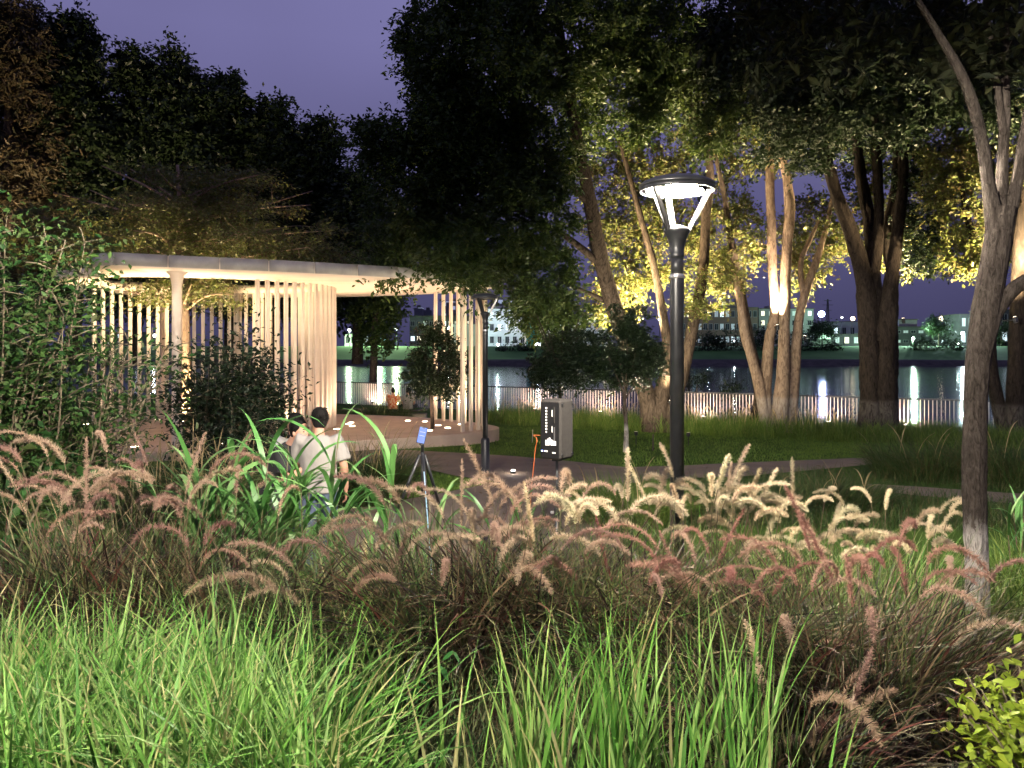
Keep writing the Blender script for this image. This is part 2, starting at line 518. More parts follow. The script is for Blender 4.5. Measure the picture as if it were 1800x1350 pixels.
def sheet(name, pix, mtl, lift, cell=0.5):
    """a flat area given by its outline on the ground, cut into cells so that it follows the slope"""
    pts = [G(*p).to_2d() for p in pix]
    import bmesh
    bm = bmesh.new()
    vs = [bm.verts.new((p.x, p.y, 0)) for p in pts]
    f = bm.faces.new(vs)
    y0, y1 = min(p.y for p in pts), max(p.y for p in pts)
    y = y0 + cell
    while y < y1:
        bmesh.ops.bisect_plane(bm, geom=bm.verts[:] + bm.edges[:] + bm.faces[:], plane_co=(0, y, 0), plane_no=(0, 1, 0))
        y += cell
    bmesh.ops.triangulate(bm, faces=bm.faces[:])
    for v in bm.verts:
        v.co.z = -0.4 * sm(8, 27, v.co.y) + lift
    me = bpy.data.meshes.new(name)
    bm.to_mesh(me); bm.free()
    return tag(link(name, me, mtl), kind='structure')

PATH = [(520, 783), (690, 791), (800, 797), (900, 803), (1000, 812), (1100, 823), (1200, 820), (1300, 815), (1450, 809), (1590, 803),
        (1590, 812), (1450, 826), (1300, 840), (1180, 843), (1100, 853), (1050, 880), (1035, 905), (1060, 940), (1110, 975), (1120, 1035), (560, 1035), (560, 905), (690, 884), (760, 872), (840, 856), (870, 848), (800, 838), (740, 824), (690, 818), (520, 806)]
sheet('path', PATH, M['paving'], 0.022)
sheet('side_path', [(1520, 852), (1620, 858), (1760, 868), (1900, 876), (1900, 893), (1760, 886), (1600, 872), (1520, 864)], M['paving'], 0.022)

m, n, l, b = new_mat('river_mat')
b.inputs['Base Color'].default_value = (0.012, 0.016, 0.02, 1)
b.inputs['Roughness'].default_value = 0.12
b.inputs['IOR'].default_value = 1.33
geo = n.new('ShaderNodeNewGeometry')
mp = n.new('ShaderNodeMapping'); mp.inputs['Scale'].default_value = (0.35, 1.0, 1)
l.new(geo.outputs['Position'], mp.inputs[0])
no = n.new('ShaderNodeTexNoise'); no.inputs['Scale'].default_value = 0.9; no.inputs['Detail'].default_value = 5
l.new(mp.outputs[0], no.inputs[0])
bp = n.new('ShaderNodeBump'); bp.inputs['Strength'].default_value = 0.35; bp.inputs['Distance'].default_value = 0.12
l.new(no.outputs[0], bp.inputs['Height']); l.new(bp.outputs[0], b.inputs['Normal'])
M['river'] = m
WZ = -2.2
np_river = np.array([(-700, 22, WZ), (700, 22, WZ), (700, 225, WZ), (-700, 225, WZ)])
tag(np_mesh('river', np_river, [[0, 1, 2, 3]], m), kind='structure')

M['bank'] = mat('bank', (0.03, 0.12, 0.015), (0.06, 0.18, 0.03), rough=0.95, scale=0.12, bump=0.6, bscale=1.5)
M['far_rock'] = mat('far_rock', (0.05, 0.045, 0.04), (0.02, 0.018, 0.017), rough=0.95, scale=0.5, bump=1.0, bscale=0.8)
bx = np.arange(-500, 501, 4.0)
prof = [(196, -2.6), (199, -2.0), (202, -0.9), (206, -0.6), (216, 0.9), (228, 2.5), (234, 2.9), (260, 2.9), (420, 2.9), (1600, 2.9)]
bv = []
for k, (yy, zz) in enumerate(prof):
    for x in bx:
        j = noise.noise(Vector((x * 0.03, k * 3.1, 0)))
        bv.append((x if k < 8 else x * (1 + (k - 7) * 0.6), yy + (2.5 * j if k < 6 else 0) - 0.05 * x * (k < 7) * 0.3, zz + 0.25 * j * (0 < k < 6)))
nb_ = len(bx)
bf = [(k * nb_ + i, k * nb_ + i + 1, (k + 1) * nb_ + i + 1, (k + 1) * nb_ + i) for k in range(len(prof) - 1) for i in range(nb_ - 1)]
bmi = [1 if k < 3 else 0 for k in range(len(prof) - 1) for i in range(nb_ - 1)]
tag(np_mesh('far_bank', bv, bf, [M['bank'], M['far_rock']], midx=bmi, smooth=True), kind='structure')

# ------------------------------------------------------------------ lights that belong to lamps
def lamp_light(name, kind, loc, energy, col, parent=None, size=0.1, spot=None, aim=None, blend=0.5):
    d = bpy.data.lights.new(name, kind)
    d.energy = energy
    d.color = col
    if kind == 'AREA':
        d.shape = 'DISK'; d.size = size
    else:
        d.shadow_soft_size = size
    if kind == 'SPOT':
        d.spot_size = R(spot or 60); d.spot_blend = blend
    o = bpy.data.objects.new(name, d)
    C.objects.link(o)
    o.location = loc
    if aim is not None:
        o.rotation_euler = Vector(aim).to_track_quat('-Z', 'Y').to_euler()
    return put(o, parent)

WARM = (1.0, 0.80, 0.58)
GOLD = (1.0, 0.76, 0.43)

# ------------------------------------------------------------------ street lamps
def street_lamp(label, loc, lit=None, rot=0.0, group='park lamps'):
    H = 3.55
    root = empty('street_lamp', (0, 0, 0), label, 'street lamp', group)
    MB().lathe([(0.11, -0.05), (0.11, 0.0), (0.085, 0.02), (0.085, 0.70), (0.075, 0.74), (0.05, 0.76)], n=28).build('base_sleeve', M['black_metal'], root, True)
    MB().lathe([(0.05, 0.74), (0.0485, 2.80), (0.0485, 2.81)], n=28).build('pole', M['black_metal'], root, True)
    MB().lathe([(0.049, 2.795), (0.052, 2.80), (0.052, 2.82), (0.049, 2.825)], n=28).build('joint_ring', M['steel'], root, True)
    MB().lathe([(0.0445, 2.82), (0.0445, 2.955)], n=28).build('upper_pole', M['black_metal'], root, True)
    MB().lathe([(0.046, 2.94), (0.051, 2.95), (0.051, 2.972), (0.047, 2.98), (0.052, 3.02), (0.064, 3.07), (0.083, 3.11), (0.093, 3.125), (0.094, 3.14), (0.085, 3.148), (0.05, 3.165), (0.01, 3.175)], n=32).build('neck', M['black_metal'], root, True)
    cap = MB().lathe([(0.236, 3.44), (0.264, 3.441), (0.27, 3.448), (0.268, 3.460), (0.24, 3.480), (0.17, 3.505), (0.08, 3.522), (0.01, 3.526)], n=48).build('canopy', M['black_metal'], root, True)
    MB().lathe([(0.264, 3.4385), (0.264, 3.413), (0.254, 3.413), (0.254, 3.4385)], n=48).build('cutoff_skirt', M['black_metal'], cap, True)  # skirt added below the canopy to stop light above the horizontal
    for k in range(3):
        a = R(95 + 120 * k) + rot
        c, s_ = math.cos(a), math.sin(a)
        st = MB()
        for off in (-0.013, 0.013):
            A = Vector((0.086 * c - off * s_, 0.086 * s_ + off * c, 3.135))
            B = Vector((0.245 * c - off * s_ * 1.6, 0.245 * s_ + off * c * 1.6, 3.44))
            st.bar(A, B, 0.006, 0.03, up=(c, s_, 0.01))
        st.bar((0.09 * c, 0.09 * s_, 3.14), (0.24 * c, 0.24 * s_, 3.435), 0.022, 0.005, up=(c, s_, 0.01))
        st.build('strut', M['strut'], root)
    on = lit is not None
    for k in range(3):
        a = R(35 + 120 * k) + rot
        MB().lathe([(0.10, 3.419), (0.108, 3.422), (0.108, 3.435)], c=(0.115 * math.cos(a), 0.115 * math.sin(a), 0), n=24).build('led_module', M['led_warm'] if on else M['led_off'], root)
    if on:
        lamp_light('lamp_light', 'POINT', (0, 0, 3.403), lit, (1.0, 0.90, 0.76), root, 0.014)
        lo = [c for c in root.children if c.type == 'LIGHT'][0].data
        lo.use_nodes = True                                  # wide-throw street optics: stronger towards the horizon
        ln = lo.node_tree.nodes; ll = lo.node_tree.links
        em = [q for q in ln if q.type == 'EMISSION'][0]
        tc_ = ln.new('ShaderNodeTexCoord'); sx_ = ln.new('ShaderNodeSeparateXYZ')
        ll.new(tc_.outputs['Normal'], sx_.inputs[0])
        ab = ln.new('ShaderNodeMath'); ab.operation = 'ABSOLUTE'; ll.new(sx_.outputs[2], ab.inputs[0])
        ad_ = ln.new('ShaderNodeMath'); ad_.operation = 'ADD'; ad_.inputs[1].default_value = .2; ll.new(ab.outputs[0], ad_.inputs[0])
        dv = ln.new('ShaderNodeMath'); dv.operation = 'DIVIDE'; dv.inputs[0].default_value = .88; ll.new(ad_.outputs[0], dv.inputs[1])
        ll.new(dv.outputs[0], em.inputs['Strength'])
    root.location = loc
    return root

M['strut'] = mat('strut', (0.05, 0.05, 0.05), rough=0.3, metal=0.6)
L1 = (P(1190, 612, 5.6).x, 5.6, g(1.17, 5.6) - 0.1)
L1 = (L1[0], L1[1], 0.0)
street_lamp('tall black park lamp glowing bright above pale plume grass', L1, 1500)
p2 = P(853, 838, 15.1)
street_lamp('unlit black park lamp standing on the lawn before pavilion', (p2.x, p2.y, -0.17), None, R(20))
street_lamp('lit park lamp standing behind the camera viewpoint', (-2.6, -0.7, 0.42), 2500, R(50))
street_lamp('lit park lamp standing beyond the left picture edge', (-9.3, 11.2, 0.0), 240, R(10))
p3 = P(1211, 575, 33)
fl = street_lamp('distant lit park lamp beyond the railing behind lamp pole', (p3.x, p3.y, 2.48 - 3.55), 20, R(60))
MB().lathe([(0.09, 3.15), (0.19, 3.36)], n=20).build('glass_cone', glow('far_cone', (1, .95, .88), 3), fl)

# ------------------------------------------------------------------ pavilion
PC, PA, PB, PR = Vector((-12.8, 20.9)), 13.0, 5.0, R(15)
IC, IA, IB = Vector((-9.15, 22.75)), 3.95, 3.0
def ell(c, a, b, t, s=1.0):
    u, v = a * s * math.cos(t), b * s * math.sin(t)
    return Vector((c.x + u * math.cos(PR) - v * math.sin(PR), c.y + u * math.sin(PR) + v * math.cos(PR)))
ZR, ZT = 4.1, 4.36
OUTL = [(-8.55, 16.92), (-7.55, 17.45), (-6.47, 17.95), (-5.33, 18.50), (-4.15, 19.19), (-2.21, 20.45), (-.82, 21.5), (-.25, 22.85), (-1.0, 24.4), (-2.23, 25.75), (-3.7, 26.75), (-5.8, 27.5),
        (-8.6, 28.0), (-11.0, 27.9), (-12.6, 27.0), (-12.9, 25.5), (-12.2, 23.4), (-11.0, 21.1), (-9.95, 19.0), (-9.25, 17.4)]
NR = 144
_c = spline([(*p, 0) for p in OUTL + OUTL[:1]], 24)[:-1]
_c = np.array(_c)[:, :2]
_d = np.concatenate([[0], np.cumsum(np.linalg.norm(np.diff(np.vstack([_c, _c[:1]]), axis=0), axis=1))])
OLEN = _d[-1]
def outline(sl, inset=0.0):
    """point of the roof edge at arc length sl, moved inwards by inset"""
    sl = sl % OLEN
    cc_ = np.vstack([_c, _c[:1]])
    f_ = lambda q: Vector((np.interp(q % OLEN, _d, cc_[:, 0]), np.interp(q % OLEN, _d, cc_[:, 1])))
    p, t = f_(sl), f_(sl + .15) - f_(sl - .15)
    t.normalize()
    return p + Vector((-t.y, t.x)) * inset
pav = empty('pavilion', (-9, 22, 0), 'cream ring-shaped pavilion with slender posts and flat panelled roof', 'pavilion')
ov = [outline(OLEN * i / NR) for i in range(NR)]
iv = []
for p in ov:                                                    # hole edge seen from the hole's own centre
    d = p - IC
    a = math.atan2(-d.x * math.sin(PR) + d.y * math.cos(PR), d.x * math.cos(PR) + d.y * math.sin(PR))
    a = math.atan2(math.sin(a) * IA, math.cos(a) * IB)
    iv.append(ell(IC, IA, IB, a, 0.9))
rv, rf = [], []
for i in range(NR):
    o_ = outline(OLEN * i / NR, .05); q = iv[i]
    rv += [(o_.x, o_.y, ZR), (q.x, q.y, ZR), (q.x, q.y, ZT - 0.02), (o_.x, o_.y, ZT - 0.02)]
for i in range(NR):
    j = (i + 1) % NR
    for k in range(4):
        k2 = (k + 1) % 4
        rf.append((i * 4 + k, j * 4 + k, j * 4 + k2, i * 4 + k2))
np_mesh('roof', rv, rf, M['soffit'], pav)
# fascia panels: separate cladding pieces with open joints
NP = 34
for i in range(NP):
    s0, s1 = OLEN * i / NP + .012, OLEN * (i + 1) / NP - .012
    seg = 5
    vs, fs = [], []
    for k in range(seg + 1):
        sl = s0 + (s1 - s0) * k / seg
        a, c_ = outline(sl), outline(sl, .04)
        vs += [(a.x, a.y, ZR - 0.01), (a.x, a.y, ZT), (c_.x, c_.y, ZT), (c_.x, c_.y, ZR - 0.01)]
    for k in range(seg):
        for e in range(4):
            e2 = (e + 1) % 4
            fs.append((k * 4 + e, (k + 1) * 4 + e, (k + 1) * 4 + e2, k * 4 + e2))
    fs += [(0, 1, 2, 3), (seg * 4 + 3, seg * 4 + 2, seg * 4 + 1, seg * 4)]
    np_mesh('fascia_panel', vs, fs, M['fascia'], pav)
# platform
pv = []
for i in range(NR):
    a = outline(OLEN * i / NR, .12)
    pv += [(a.x, a.y, -0.5), (a.x, a.y, -0.015), (a.x, a.y, 0.0)]
mbp = MB()
mbp.add(pv, [(i * 3 + k, ((i + 1) % NR) * 3 + k, ((i + 1) % NR) * 3 + k + 1, i * 3 + k + 1) for i in range(NR) for k in (0, 1)])
cn = len(mbp.v)
mbp.add([(-7.2, 22.6, 0)], [])
mbp.f += [(i * 3 + 2, ((i + 1) % NR) * 3 + 2, cn) for i in range(NR)]
mbp.m += [0] * NR
mbp.build('platform', M['stone'], pav)
# slender posts: one shared mesh
post_me = MB().box((0, 0, ZR / 2), (0.075, 0.11, ZR), bevel=0.008).mesh('post')
post_me.materials.append(M['cream'])
def post(p, ang):
    o = bpy.data.objects.new('post', post_me)
    C.objects.link(o)
    o.location = (p.x, p.y, 0.0)
    o.rotation_euler.z = ang
    put(o, pav)
def arc_posts(c, a, b, t0, t1, step, s=1.0, skip=()):
    t = t0
    while t < t1:
        p = ell(c, a, b, t, s)
        q = ell(c, a, b, t + 0.01, s)
        post(p, math.atan2(q.y - p.y, q.x - p.x) + math.pi / 2)
        t += step / ((q - p).length / 0.01)
arc_posts(IC, IA, IB, R(-62), R(142), 0.27)
def near_len(x, y):
    return min((OLEN * k / 800 for k in range(800)), key=lambda q: (outline(q) - Vector((x, y))).length)
sl, se = near_len(-1.0, 21.3), near_len(-2.35, 25.9)
while sl < se:
    p, q = outline(sl, .5), outline(sl + .05, .5)
    post(p, math.atan2(q.y - p.y, q.x - p.x) + math.pi / 2)
    sl += .40
def column(p, r):
    MB().lathe([(r + .03, 0.0), (r + .03, 0.03), (r, 0.05), (r, ZR - 0.35), (r * 1.15, ZR - 0.2), (r * 1.5, ZR - 0.08), (r * 2.2, ZR + 0.01)], c=(p.x, p.y, 0), n=24).build('column', M['cream'], pav, True)
column(P(311, 600, 18.6).to_2d(), 0.115)
column(P(418, 600, 26.0).to_2d(), 0.13)
column(P(287, 600, 26.5).to_2d(), 0.10)
fl_disc = MB().lathe([(0.085, -0.01), (0.085, 0.006), (0.07, 0.010), (0.01, 0.012)], n=20).mesh('floor_light')
fl_disc.materials.append(M['lamp_glow'])
def floor_light(p, e, spot=130, par=None, aim=(0, 0, 1)):
    o = bpy.data.objects.new('floor_light', fl_disc)
    C.objects.link(o)
    o.location = (p.x, p.y, 0.0)
    put(o, pav)
    lamp_light('floor_light_beam', 'SPOT', (p.x, p.y, 0.03), e, (1.0, 0.69, 0.48), pav, 0.06, spot, aim, 0.9)
for px, py in ((617, 743), (619, 749), (747, 741), (810, 746), (787, 752)):
    Y = CZ * F / (py - HY)
    floor_light(P(px, py, Y), 250)
for t in (-50, -25, 0, 25, 50, 80, 110, 140):                    # a ring of floor lights inside the post screen
    p = ell(IC, IA, IB, R(t), 1.10)
    floor_light(p, 170)
for q in ((-2.3, 22.0), (-2.2, 23.5), (-3.3, 25.0)):
    floor_light(Vector(q), 170)
for q in ((-8.8, 18.4), (-7.0, 19.0)):
    floor_light(Vector(q), 240)

# ------------------------------------------------------------------ railing with separate bars
rail = empty('riverside_railing', (FA.x, FA.y, -0.4), 'long riverside railing of pale vertical bars under dark top rail', 'railing')
ra, rb = FA - FD * 9, FB + FD * 3.5
zt = 0.70
MB().bar((ra.x, ra.y, zt), (rb.x, rb.y, zt), 0.07, 0.05).build('top_rail', M['rail_metal'], rail)
MB().bar((ra.x, ra.y, -0.33), (rb.x, rb.y, -0.33), 0.05, 0.03).build('bottom_rail', M['rail_metal'], rail)
ang = math.atan2(FD.y, FD.x)
bar_me = MB().box((0, 0, 0), (0.022, 0.045, 1.0)).mesh('bar')
bar_me.materials.append(M['bar_metal'])
Lr = (rb - ra).length
nb = 0
s_ = 0.05
hidden_bars = MB()
while s_ < Lr:
    p = ra + FD * s_
    px = HX + p.x / p.y * F
    if 205 < px < 330 or 600 < px < 1800:
        o = bpy.data.objects.new('bar', bar_me)
        C.objects.link(o)
        o.location = (p.x, p.y, 0.175)
        o.rotation_euler.z = ang
        put(o, rail)
        nb += 1
    else:
        hidden_bars.box((p.x, p.y, 0.175), (0.022, 0.045, 1.0), Euler((0, 0, ang)))
    s_ += 0.115
tag(hidden_bars.build('bars', M['bar_metal'], rail), kind='stuff')
# paired loops next to the fence lights
lights_px = [655, 940, 1055, 1236, 1330, 1456, 1590]
names_ = ['warm ground spotlight at railing foot beside the seated pair', 'warm ground spotlight at railing foot behind the speaker box',
          'warm ground spotlight at railing foot behind the whitewashed sapling', 'warm ground spotlight at railing foot just past the lit lamp pole',
          'warm ground spotlight at railing foot against the three-stem tree', 'warm ground spotlight at railing foot between three-stem tree and thick tree',
          'warm ground spotlight at railing foot just past the thick tree']
for px, lb in zip(lights_px, names_):
    # intersect the sight line with a line 0.45 m on the park side of the railing
    u = Vector(((px - HX) / F, 1.0))
    o0 = FA - FN * 0.4
    k = (o0.x * FN.x + o0.y * FN.y) / (u.x * FN.x + u.y * FN.y)
    p = u * k
    gz = g(p.x, p.y)
    r_ = empty('ground_spotlight', (p.x, p.y, gz), lb, 'spotlight', 'ground spotlights along the railing')
    MB().lathe([(0.01, 0), (0.015, 0.001), (0.015, 0.2)], c=(p.x, p.y, gz), n=8).build('spike', M['black_metal'], r_)
    MB().lathe([(0.03, 0.18), (0.055, 0.2), (0.06, 0.30)], c=(p.x, p.y, gz), n=16).build('housing', M['black_metal'], r_)
    MB().lathe([(0.055, 0.301), (0.05, 0.31), (0.01, 0.312)], c=(p.x, p.y, gz), n=16).build('lens', M['lamp_glow'], r_)
    lamp_light('spot_beam', 'SPOT', (p.x, p.y, gz + 0.33), 230, (1.0, 0.74, 0.58), r_, 0.05, 165, (FN.x * 0.9, FN.y * 0.9, 0.75), 0.6)

# ------------------------------------------------------------------ blades and leaves
def blades(base, az, th0, th1, L, W, segs=6, power=1.4, twist=None, tipw=0.04, fat=0.35):
    N = len(base)
    t = np.linspace(0, 1, segs + 1)
    th = th0[:, None] + (th1 - th0)[:, None] * t[None, :] ** power
    ca, sa = np.cos(az)[:, None], np.sin(az)[:, None]
    d = np.stack([np.sin(th) * ca, np.sin(th) * sa, np.cos(th)], -1)
    step = (d[:, :-1] + d[:, 1:]) / 2 * (L / segs)[:, None, None]
    pos = np.concatenate([np.zeros((N, 1, 3)), np.cumsum(step, 1)], 1) + base[:, None, :]
    nn = np.stack([np.cos(th) * ca, np.cos(th) * sa, -np.sin(th)], -1)
    side = np.stack([-sa * np.ones_like(th), ca * np.ones_like(th), np.zeros_like(th)], -1)
    if twist is None: twist = np.zeros(N)
    tw = twist[:, None] * (0.4 + t[None, :])
    sv = side * np.cos(tw)[..., None] + nn * np.sin(tw)[..., None]
    wd = np.minimum(1, 0.55 + t / fat * 0.45) * np.maximum(tipw, 1 - np.maximum(0, (t - fat) / (1 - fat)) ** 1.5)
    hw = W[:, None, None] * wd[None, :, None] * 0.5
    v = np.stack([pos - sv * hw, pos + sv * hw], 2).reshape(-1, 3)
    k = np.arange(segs)
    q = np.stack([2 * k, 2 * k + 1, 2 * k + 3, 2 * k + 2], -1)
    f = (np.arange(N)[:, None, None] * (2 * (segs + 1)) + q[None]).reshape(-1, 4)
    return v, f

def gz_arr(xy, off=0.0):
    return np.array([g(x, y) for x, y in xy]) + off

def U(a, b, n):
    return rng.uniform(a, b, n)

def leaves(cent, size, up=0.5, aspect=0.5, fold=0.25, outward=None):
    """diamond leaves with a fold, about random directions"""
    N = len(cent)
    d = rng.normal(size=(N, 3))
    d[:, 2] = d[:, 2] * 0.6 - 0.2
    if outward is not None: d = d * 0.7 + outward
    d /= np.linalg.norm(d, axis=1)[:, None] + 1e-9
    nrm = rng.normal(size=(N, 3)); nrm[:, 2] = np.abs(nrm[:, 2]) + up
    s = np.cross(d, nrm); s /= np.linalg.norm(s, axis=1)[:, None] + 1e-9
    nrm = np.cross(s, d)
    L = size[:, None]
    a = cent - d * L * 0.5
    b_ = cent + s * L * aspect * 0.5 + nrm * L * fold * 0.3
    c = cent + d * L * 0.5 - nrm * L * 0.1
    e = cent - s * L * aspect * 0.5 + nrm * L * fold * 0.3
    v = np.stack([a, b_, c, e], 1).reshape(-1, 3)
    k = np.arange(N)[:, None] * 4
    f = np.concatenate([np.concatenate([k, k + 1, k + 2], 1), np.concatenate([k, k + 2, k + 3], 1)], 0)
    return v, f

def ell_points(n, c, r, shell=0.45):
    d = rng.normal(size=(n, 3)); d /= np.linalg.norm(d, axis=1)[:, None]
    rad = rng.uniform(0, 1, n) ** (1 / 3) * (1 - shell) + shell * rng.uniform(0.75, 1.02, n)
    rad = np.where(rng.random(n) < 0.5, rad, rng.uniform(0, 1, n) ** (1 / 3))
    return np.array(c) + d * rad[:, None] * np.array(r)

def tree(name, label, stems, crowns, bark, leafm, base, leaf=0.085, per=55, sig=0.32, twig_every=3, group=None, cat='tree', aspect=0.5, flat=0.75, up=0.5, wob=0.12, sides=12, twigmat=None, twig_max=2.6, relief=0.05, ring=7, spray=1.0):
    """stems: lists of (px,py,Y,radius in metres); crowns: (px,py,Y, rx px, ry px, depth m, clusters)"""
    root = empty(name, base, label, cat, group)
    mb = MB()
    anchors = []
    for si, st in enumerate(stems):
        pts = [(*P(a, b_, y), r) for a, b_, y, r in st]
        sp_ = spline(pts, ring)
        mb.tube([p[:3] for p in sp_], [max(0.01, p[3]) for p in sp_], sides, 0, wob, si * 3.7, relief)
        anchors += [(Vector(p[:3]), p[3]) for p in sp_[len(sp_) // 3::max(1, ring // 7)]]
    trunk = mb.build('trunk', bark, root, True)
    cc = []
    for px, py, Y, rx, ry, dep, n_ in crowns:
        c = P(px, py, Y)
        cc.append(ell_points(n_, c, (rx / F * Y, dep, ry / F * Y)))
    cc = np.concatenate(cc)
    if anchors and twig_every:
        tw = MB()
        A = np.array([a[0][:] for a in anchors]); AR = np.array([a[1] for a in anchors])
        sub = cc[::twig_every]
        dmin = np.array([np.linalg.norm(A - q, axis=1).min() for q in sub])
        for q in sub[np.argsort(dmin)]:
            dist = np.linalg.norm(A - q, axis=1) + 0.8 * np.maximum(0, A[:, 2] - q[2])
            k = int(np.argmin(dist))
            if dist[k] > twig_max: continue
            a = Vector(A[k]); b_ = Vector(q)
            mid = (a + b_) / 2 + Vector(rng.normal(size=3)) * (b_ - a).length * 0.12
            r0 = min(AR[k] * 0.5, 0.014 + 0.014 * (b_ - a).length)
            tw.tube([p[:3] for p in spline([a, mid, b_], 3)], [r0 * (1 - 0.1 * j) for j in range(7)], 5)
            A = np.vstack([A, mid[:], b_[:]]); AR = np.append(AR, [r0 * .7, r0 * .45])
        tag(tw.build('branches', twigmat or bark, root, True), kind='stuff')
    N = len(cc)
    cs = rng.uniform(0.65, 1.3, N)
    ns = 7                                                   # leafy sprays in a cluster
    sd = rng.normal(size=(N * ns, 3)) * np.array([1, 1, flat])
    sd /= np.linalg.norm(sd, axis=1)[:, None] + 1e-9
    sl = sig * np.repeat(cs, ns) * rng.uniform(.9, 2.1, N * ns)
    k_ = rng.integers(0, ns, N * per) + np.repeat(np.arange(N), per) * ns
    t_ = rng.uniform(0.05, 1, N * per) ** .8
    pos = cc[k_ // ns] + sd[k_] * (sl[k_] * t_)[:, None] - np.array([0, 0, 1.0]) * (sl[k_] * t_ ** 2 * .22)[:, None] + rng.normal(size=(N * per, 3)) * (leaf * .45)
    v, f = leaves(pos, leaf * rng.uniform(0.5, 1.3, len(pos)), up, aspect, outward=sd[k_] * .9)
    o = np_mesh('crown', v, f, leafm, root)
    return root

# ------------------------------------------------------------------ trees
def gb(px, Y):
    x = (px - HX) / F * Y
    return Vector((x, Y, g(x, Y)))

TREES = 'riverside park trees'
# leaning multi-stem tree right of centre
YA = 25.4
tree('banyan_tree', 'big leaning tree with dark overhanging crown behind the lit lamp',
     [[(1146, 765, YA, .36), (1138, 700, YA, .30), (1100, 600, 24.5, .27), (1062, 480, 23.5, .24), (1038, 360, 22.5, .20), (1012, 230, 21.5, .16), (985, 60, 20.5, .11), (970, -60, 20, .06)],
      [(1155, 765, YA, .34), (1163, 690, YA, .26), (1176, 630, YA, .19), (1166, 560, YA, .15), (1150, 470, YA, .12), (1120, 360, 25, .09), (1085, 230, 24.5, .06)],
      [(1168, 765, YA, .30), (1190, 690, YA, .24), (1212, 600, YA, .20), (1235, 480, YA, .17), (1241, 380, YA, .15), (1246, 280, 25, .12), (1200, 150, 24.5, .08), (1150, 40, 24, .05)],
      [(1062, 470, 23.5, .12), (1000, 420, 22.5, .09), (930, 380, 21.5, .06), (860, 350, 20.8, .04)],
      [(1038, 360, 22.5, .11), (960, 280, 21.5, .08), (880, 220, 20.5, .05)],
      [(1085, 540, 24.2, .09), (1045, 520, 23.8, .07), (1000, 500, 23.4, .05)]],
     [(860, 130, 20, 135, 150, 2.6, 190), (790, 230, 20, 85, 120, 1.8, 100), (870, 360, 20.5, 150, 120, 2.2, 190), (740, 330, 19.8, 80, 120, 1.5, 90), (665, 250, 20, 55, 40, 1.0, 26),
      (735, 80, 20.5, 38, 65, 1.2, 28), (800, 440, 19.2, 70, 40, 1.2, 40), (815, 480, 19.0, 38, 22, .6, 12), (940, 480, 21.5, 75, 80, 1.8, 80), (965, 555, 22, 60, 38, 1.2, 36),
      (1010, 60, 21, 130, 110, 2.6, 130), (1180, 40, 22.5, 140, 90, 3, 120), (1060, 200, 23.5, 70, 60, 1.2, 24), (690, 430, 21, 55, 70, 1.2, 30), (930, 240, 21, 110, 130, 2, 110), (1110, 110, 22, 120, 100, 2, 90), (880, 30, 20, 150, 70, 2, 80), (1190, 120, 22, 100, 70, 1, 60), (1260, 225, 21.5, 60, 45, .8, 24), (1150, 215, 21.8, 50, 40, .6, 16)],
     M['bark'], M['leaf_tree'], gb(1150, YA), leaf=0.145, per=125, sig=0.36, group=TREES)

tree('banyan_tree', 'golden uplit tree crown close behind the lit lamp head',
     [[(1325, 760, 26, .2), (1335, 690, 26, .19), (1318, 600, 26, .16), (1300, 500, 26, .13), (1285, 420, 26, .11), (1270, 330, 25.8, .08), (1240, 200, 25.6, .05)]],
     [(1210, 250, 26.6, 130, 110, 1.8, 120), (1120, 330, 26.4, 90, 110, 1.4, 85), (1290, 430, 26.4, 45, 80, .8, 36), (1095, 450, 26.4, 70, 80, 1.0, 46), (1245, 150, 26.4, 110, 80, 1.4, 50), (1080, 530, 26.4, 60, 50, 1.0, 34), (1255, 480, 25.4, 60, 40, .8, 26), (1230, 530, 25.2, 50, 28, .8, 14), (1150, 400, 27.2, 110, 110, .8, 90), (1240, 370, 27.2, 80, 100, .8, 60), (1050, 300, 27.0, 70, 120, .8, 50)],
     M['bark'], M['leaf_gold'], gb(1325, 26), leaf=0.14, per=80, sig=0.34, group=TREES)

YB = 25.2
tree('banyan_tree', 'three-stem tree with one trunk brightly uplit beside railing',
     [[(1352, 765, YB, .24), (1345, 700, YB, .2), (1352, 600, YB, .17), (1362, 550, YB, .15), (1358, 480, YB, .15), (1356, 400, YB, .145), (1353, 330, YB, .14), (1352, 270, YB, .13), (1345, 180, YB, .08)],
      [(1368, 765, YB - .2, .28), (1374, 690, YB - .2, .24), (1378, 600, YB - .2, .18), (1380, 520, YB - .2, .17), (1383, 440, YB - .2, .16), (1388, 370, YB - .2, .17), (1382, 310, YB - .2, .13), (1370, 250, YB - .2, .10), (1375, 150, YB, .07)],
      [(1384, 765, YB, .24), (1394, 680, YB, .2), (1402, 580, YB, .15), (1414, 520, YB, .13), (1438, 450, YB, .11), (1455, 390, YB, .08), (1470, 300, YB, .05)],
      [(1412, 525, YB, .09), (1408, 460, YB, .08), (1425, 420, YB, .07), (1440, 385, YB, .05)],
      [(1348, 760, YB - .1, .2), (1335, 680, YB - .1, .17), (1310, 590, YB - .1, .15), (1300, 520, YB - .1, .13), (1290, 470, YB - .1, .10)]],
     [(1430, 410, YB + .9, 55, 80, .9, 60), (1340, 230, YB + .3, 90, 70, 1.2, 70), (1410, 180, YB - .5, 110, 90, 1.5, 90), (1330, 420, YB + .9, 28, 40, .6, 14), (1400, 480, YB + .8, 38, 30, .6, 14), (1475, 400, YB + .3, 30, 40, .7, 16), (1300, 120, YB - .5, 90, 90, 1.5, 60)],
     M['bark_uplit'], M['leaf_gold'], gb(1368, YB), leaf=0.14, per=80, sig=0.32, group=TREES)

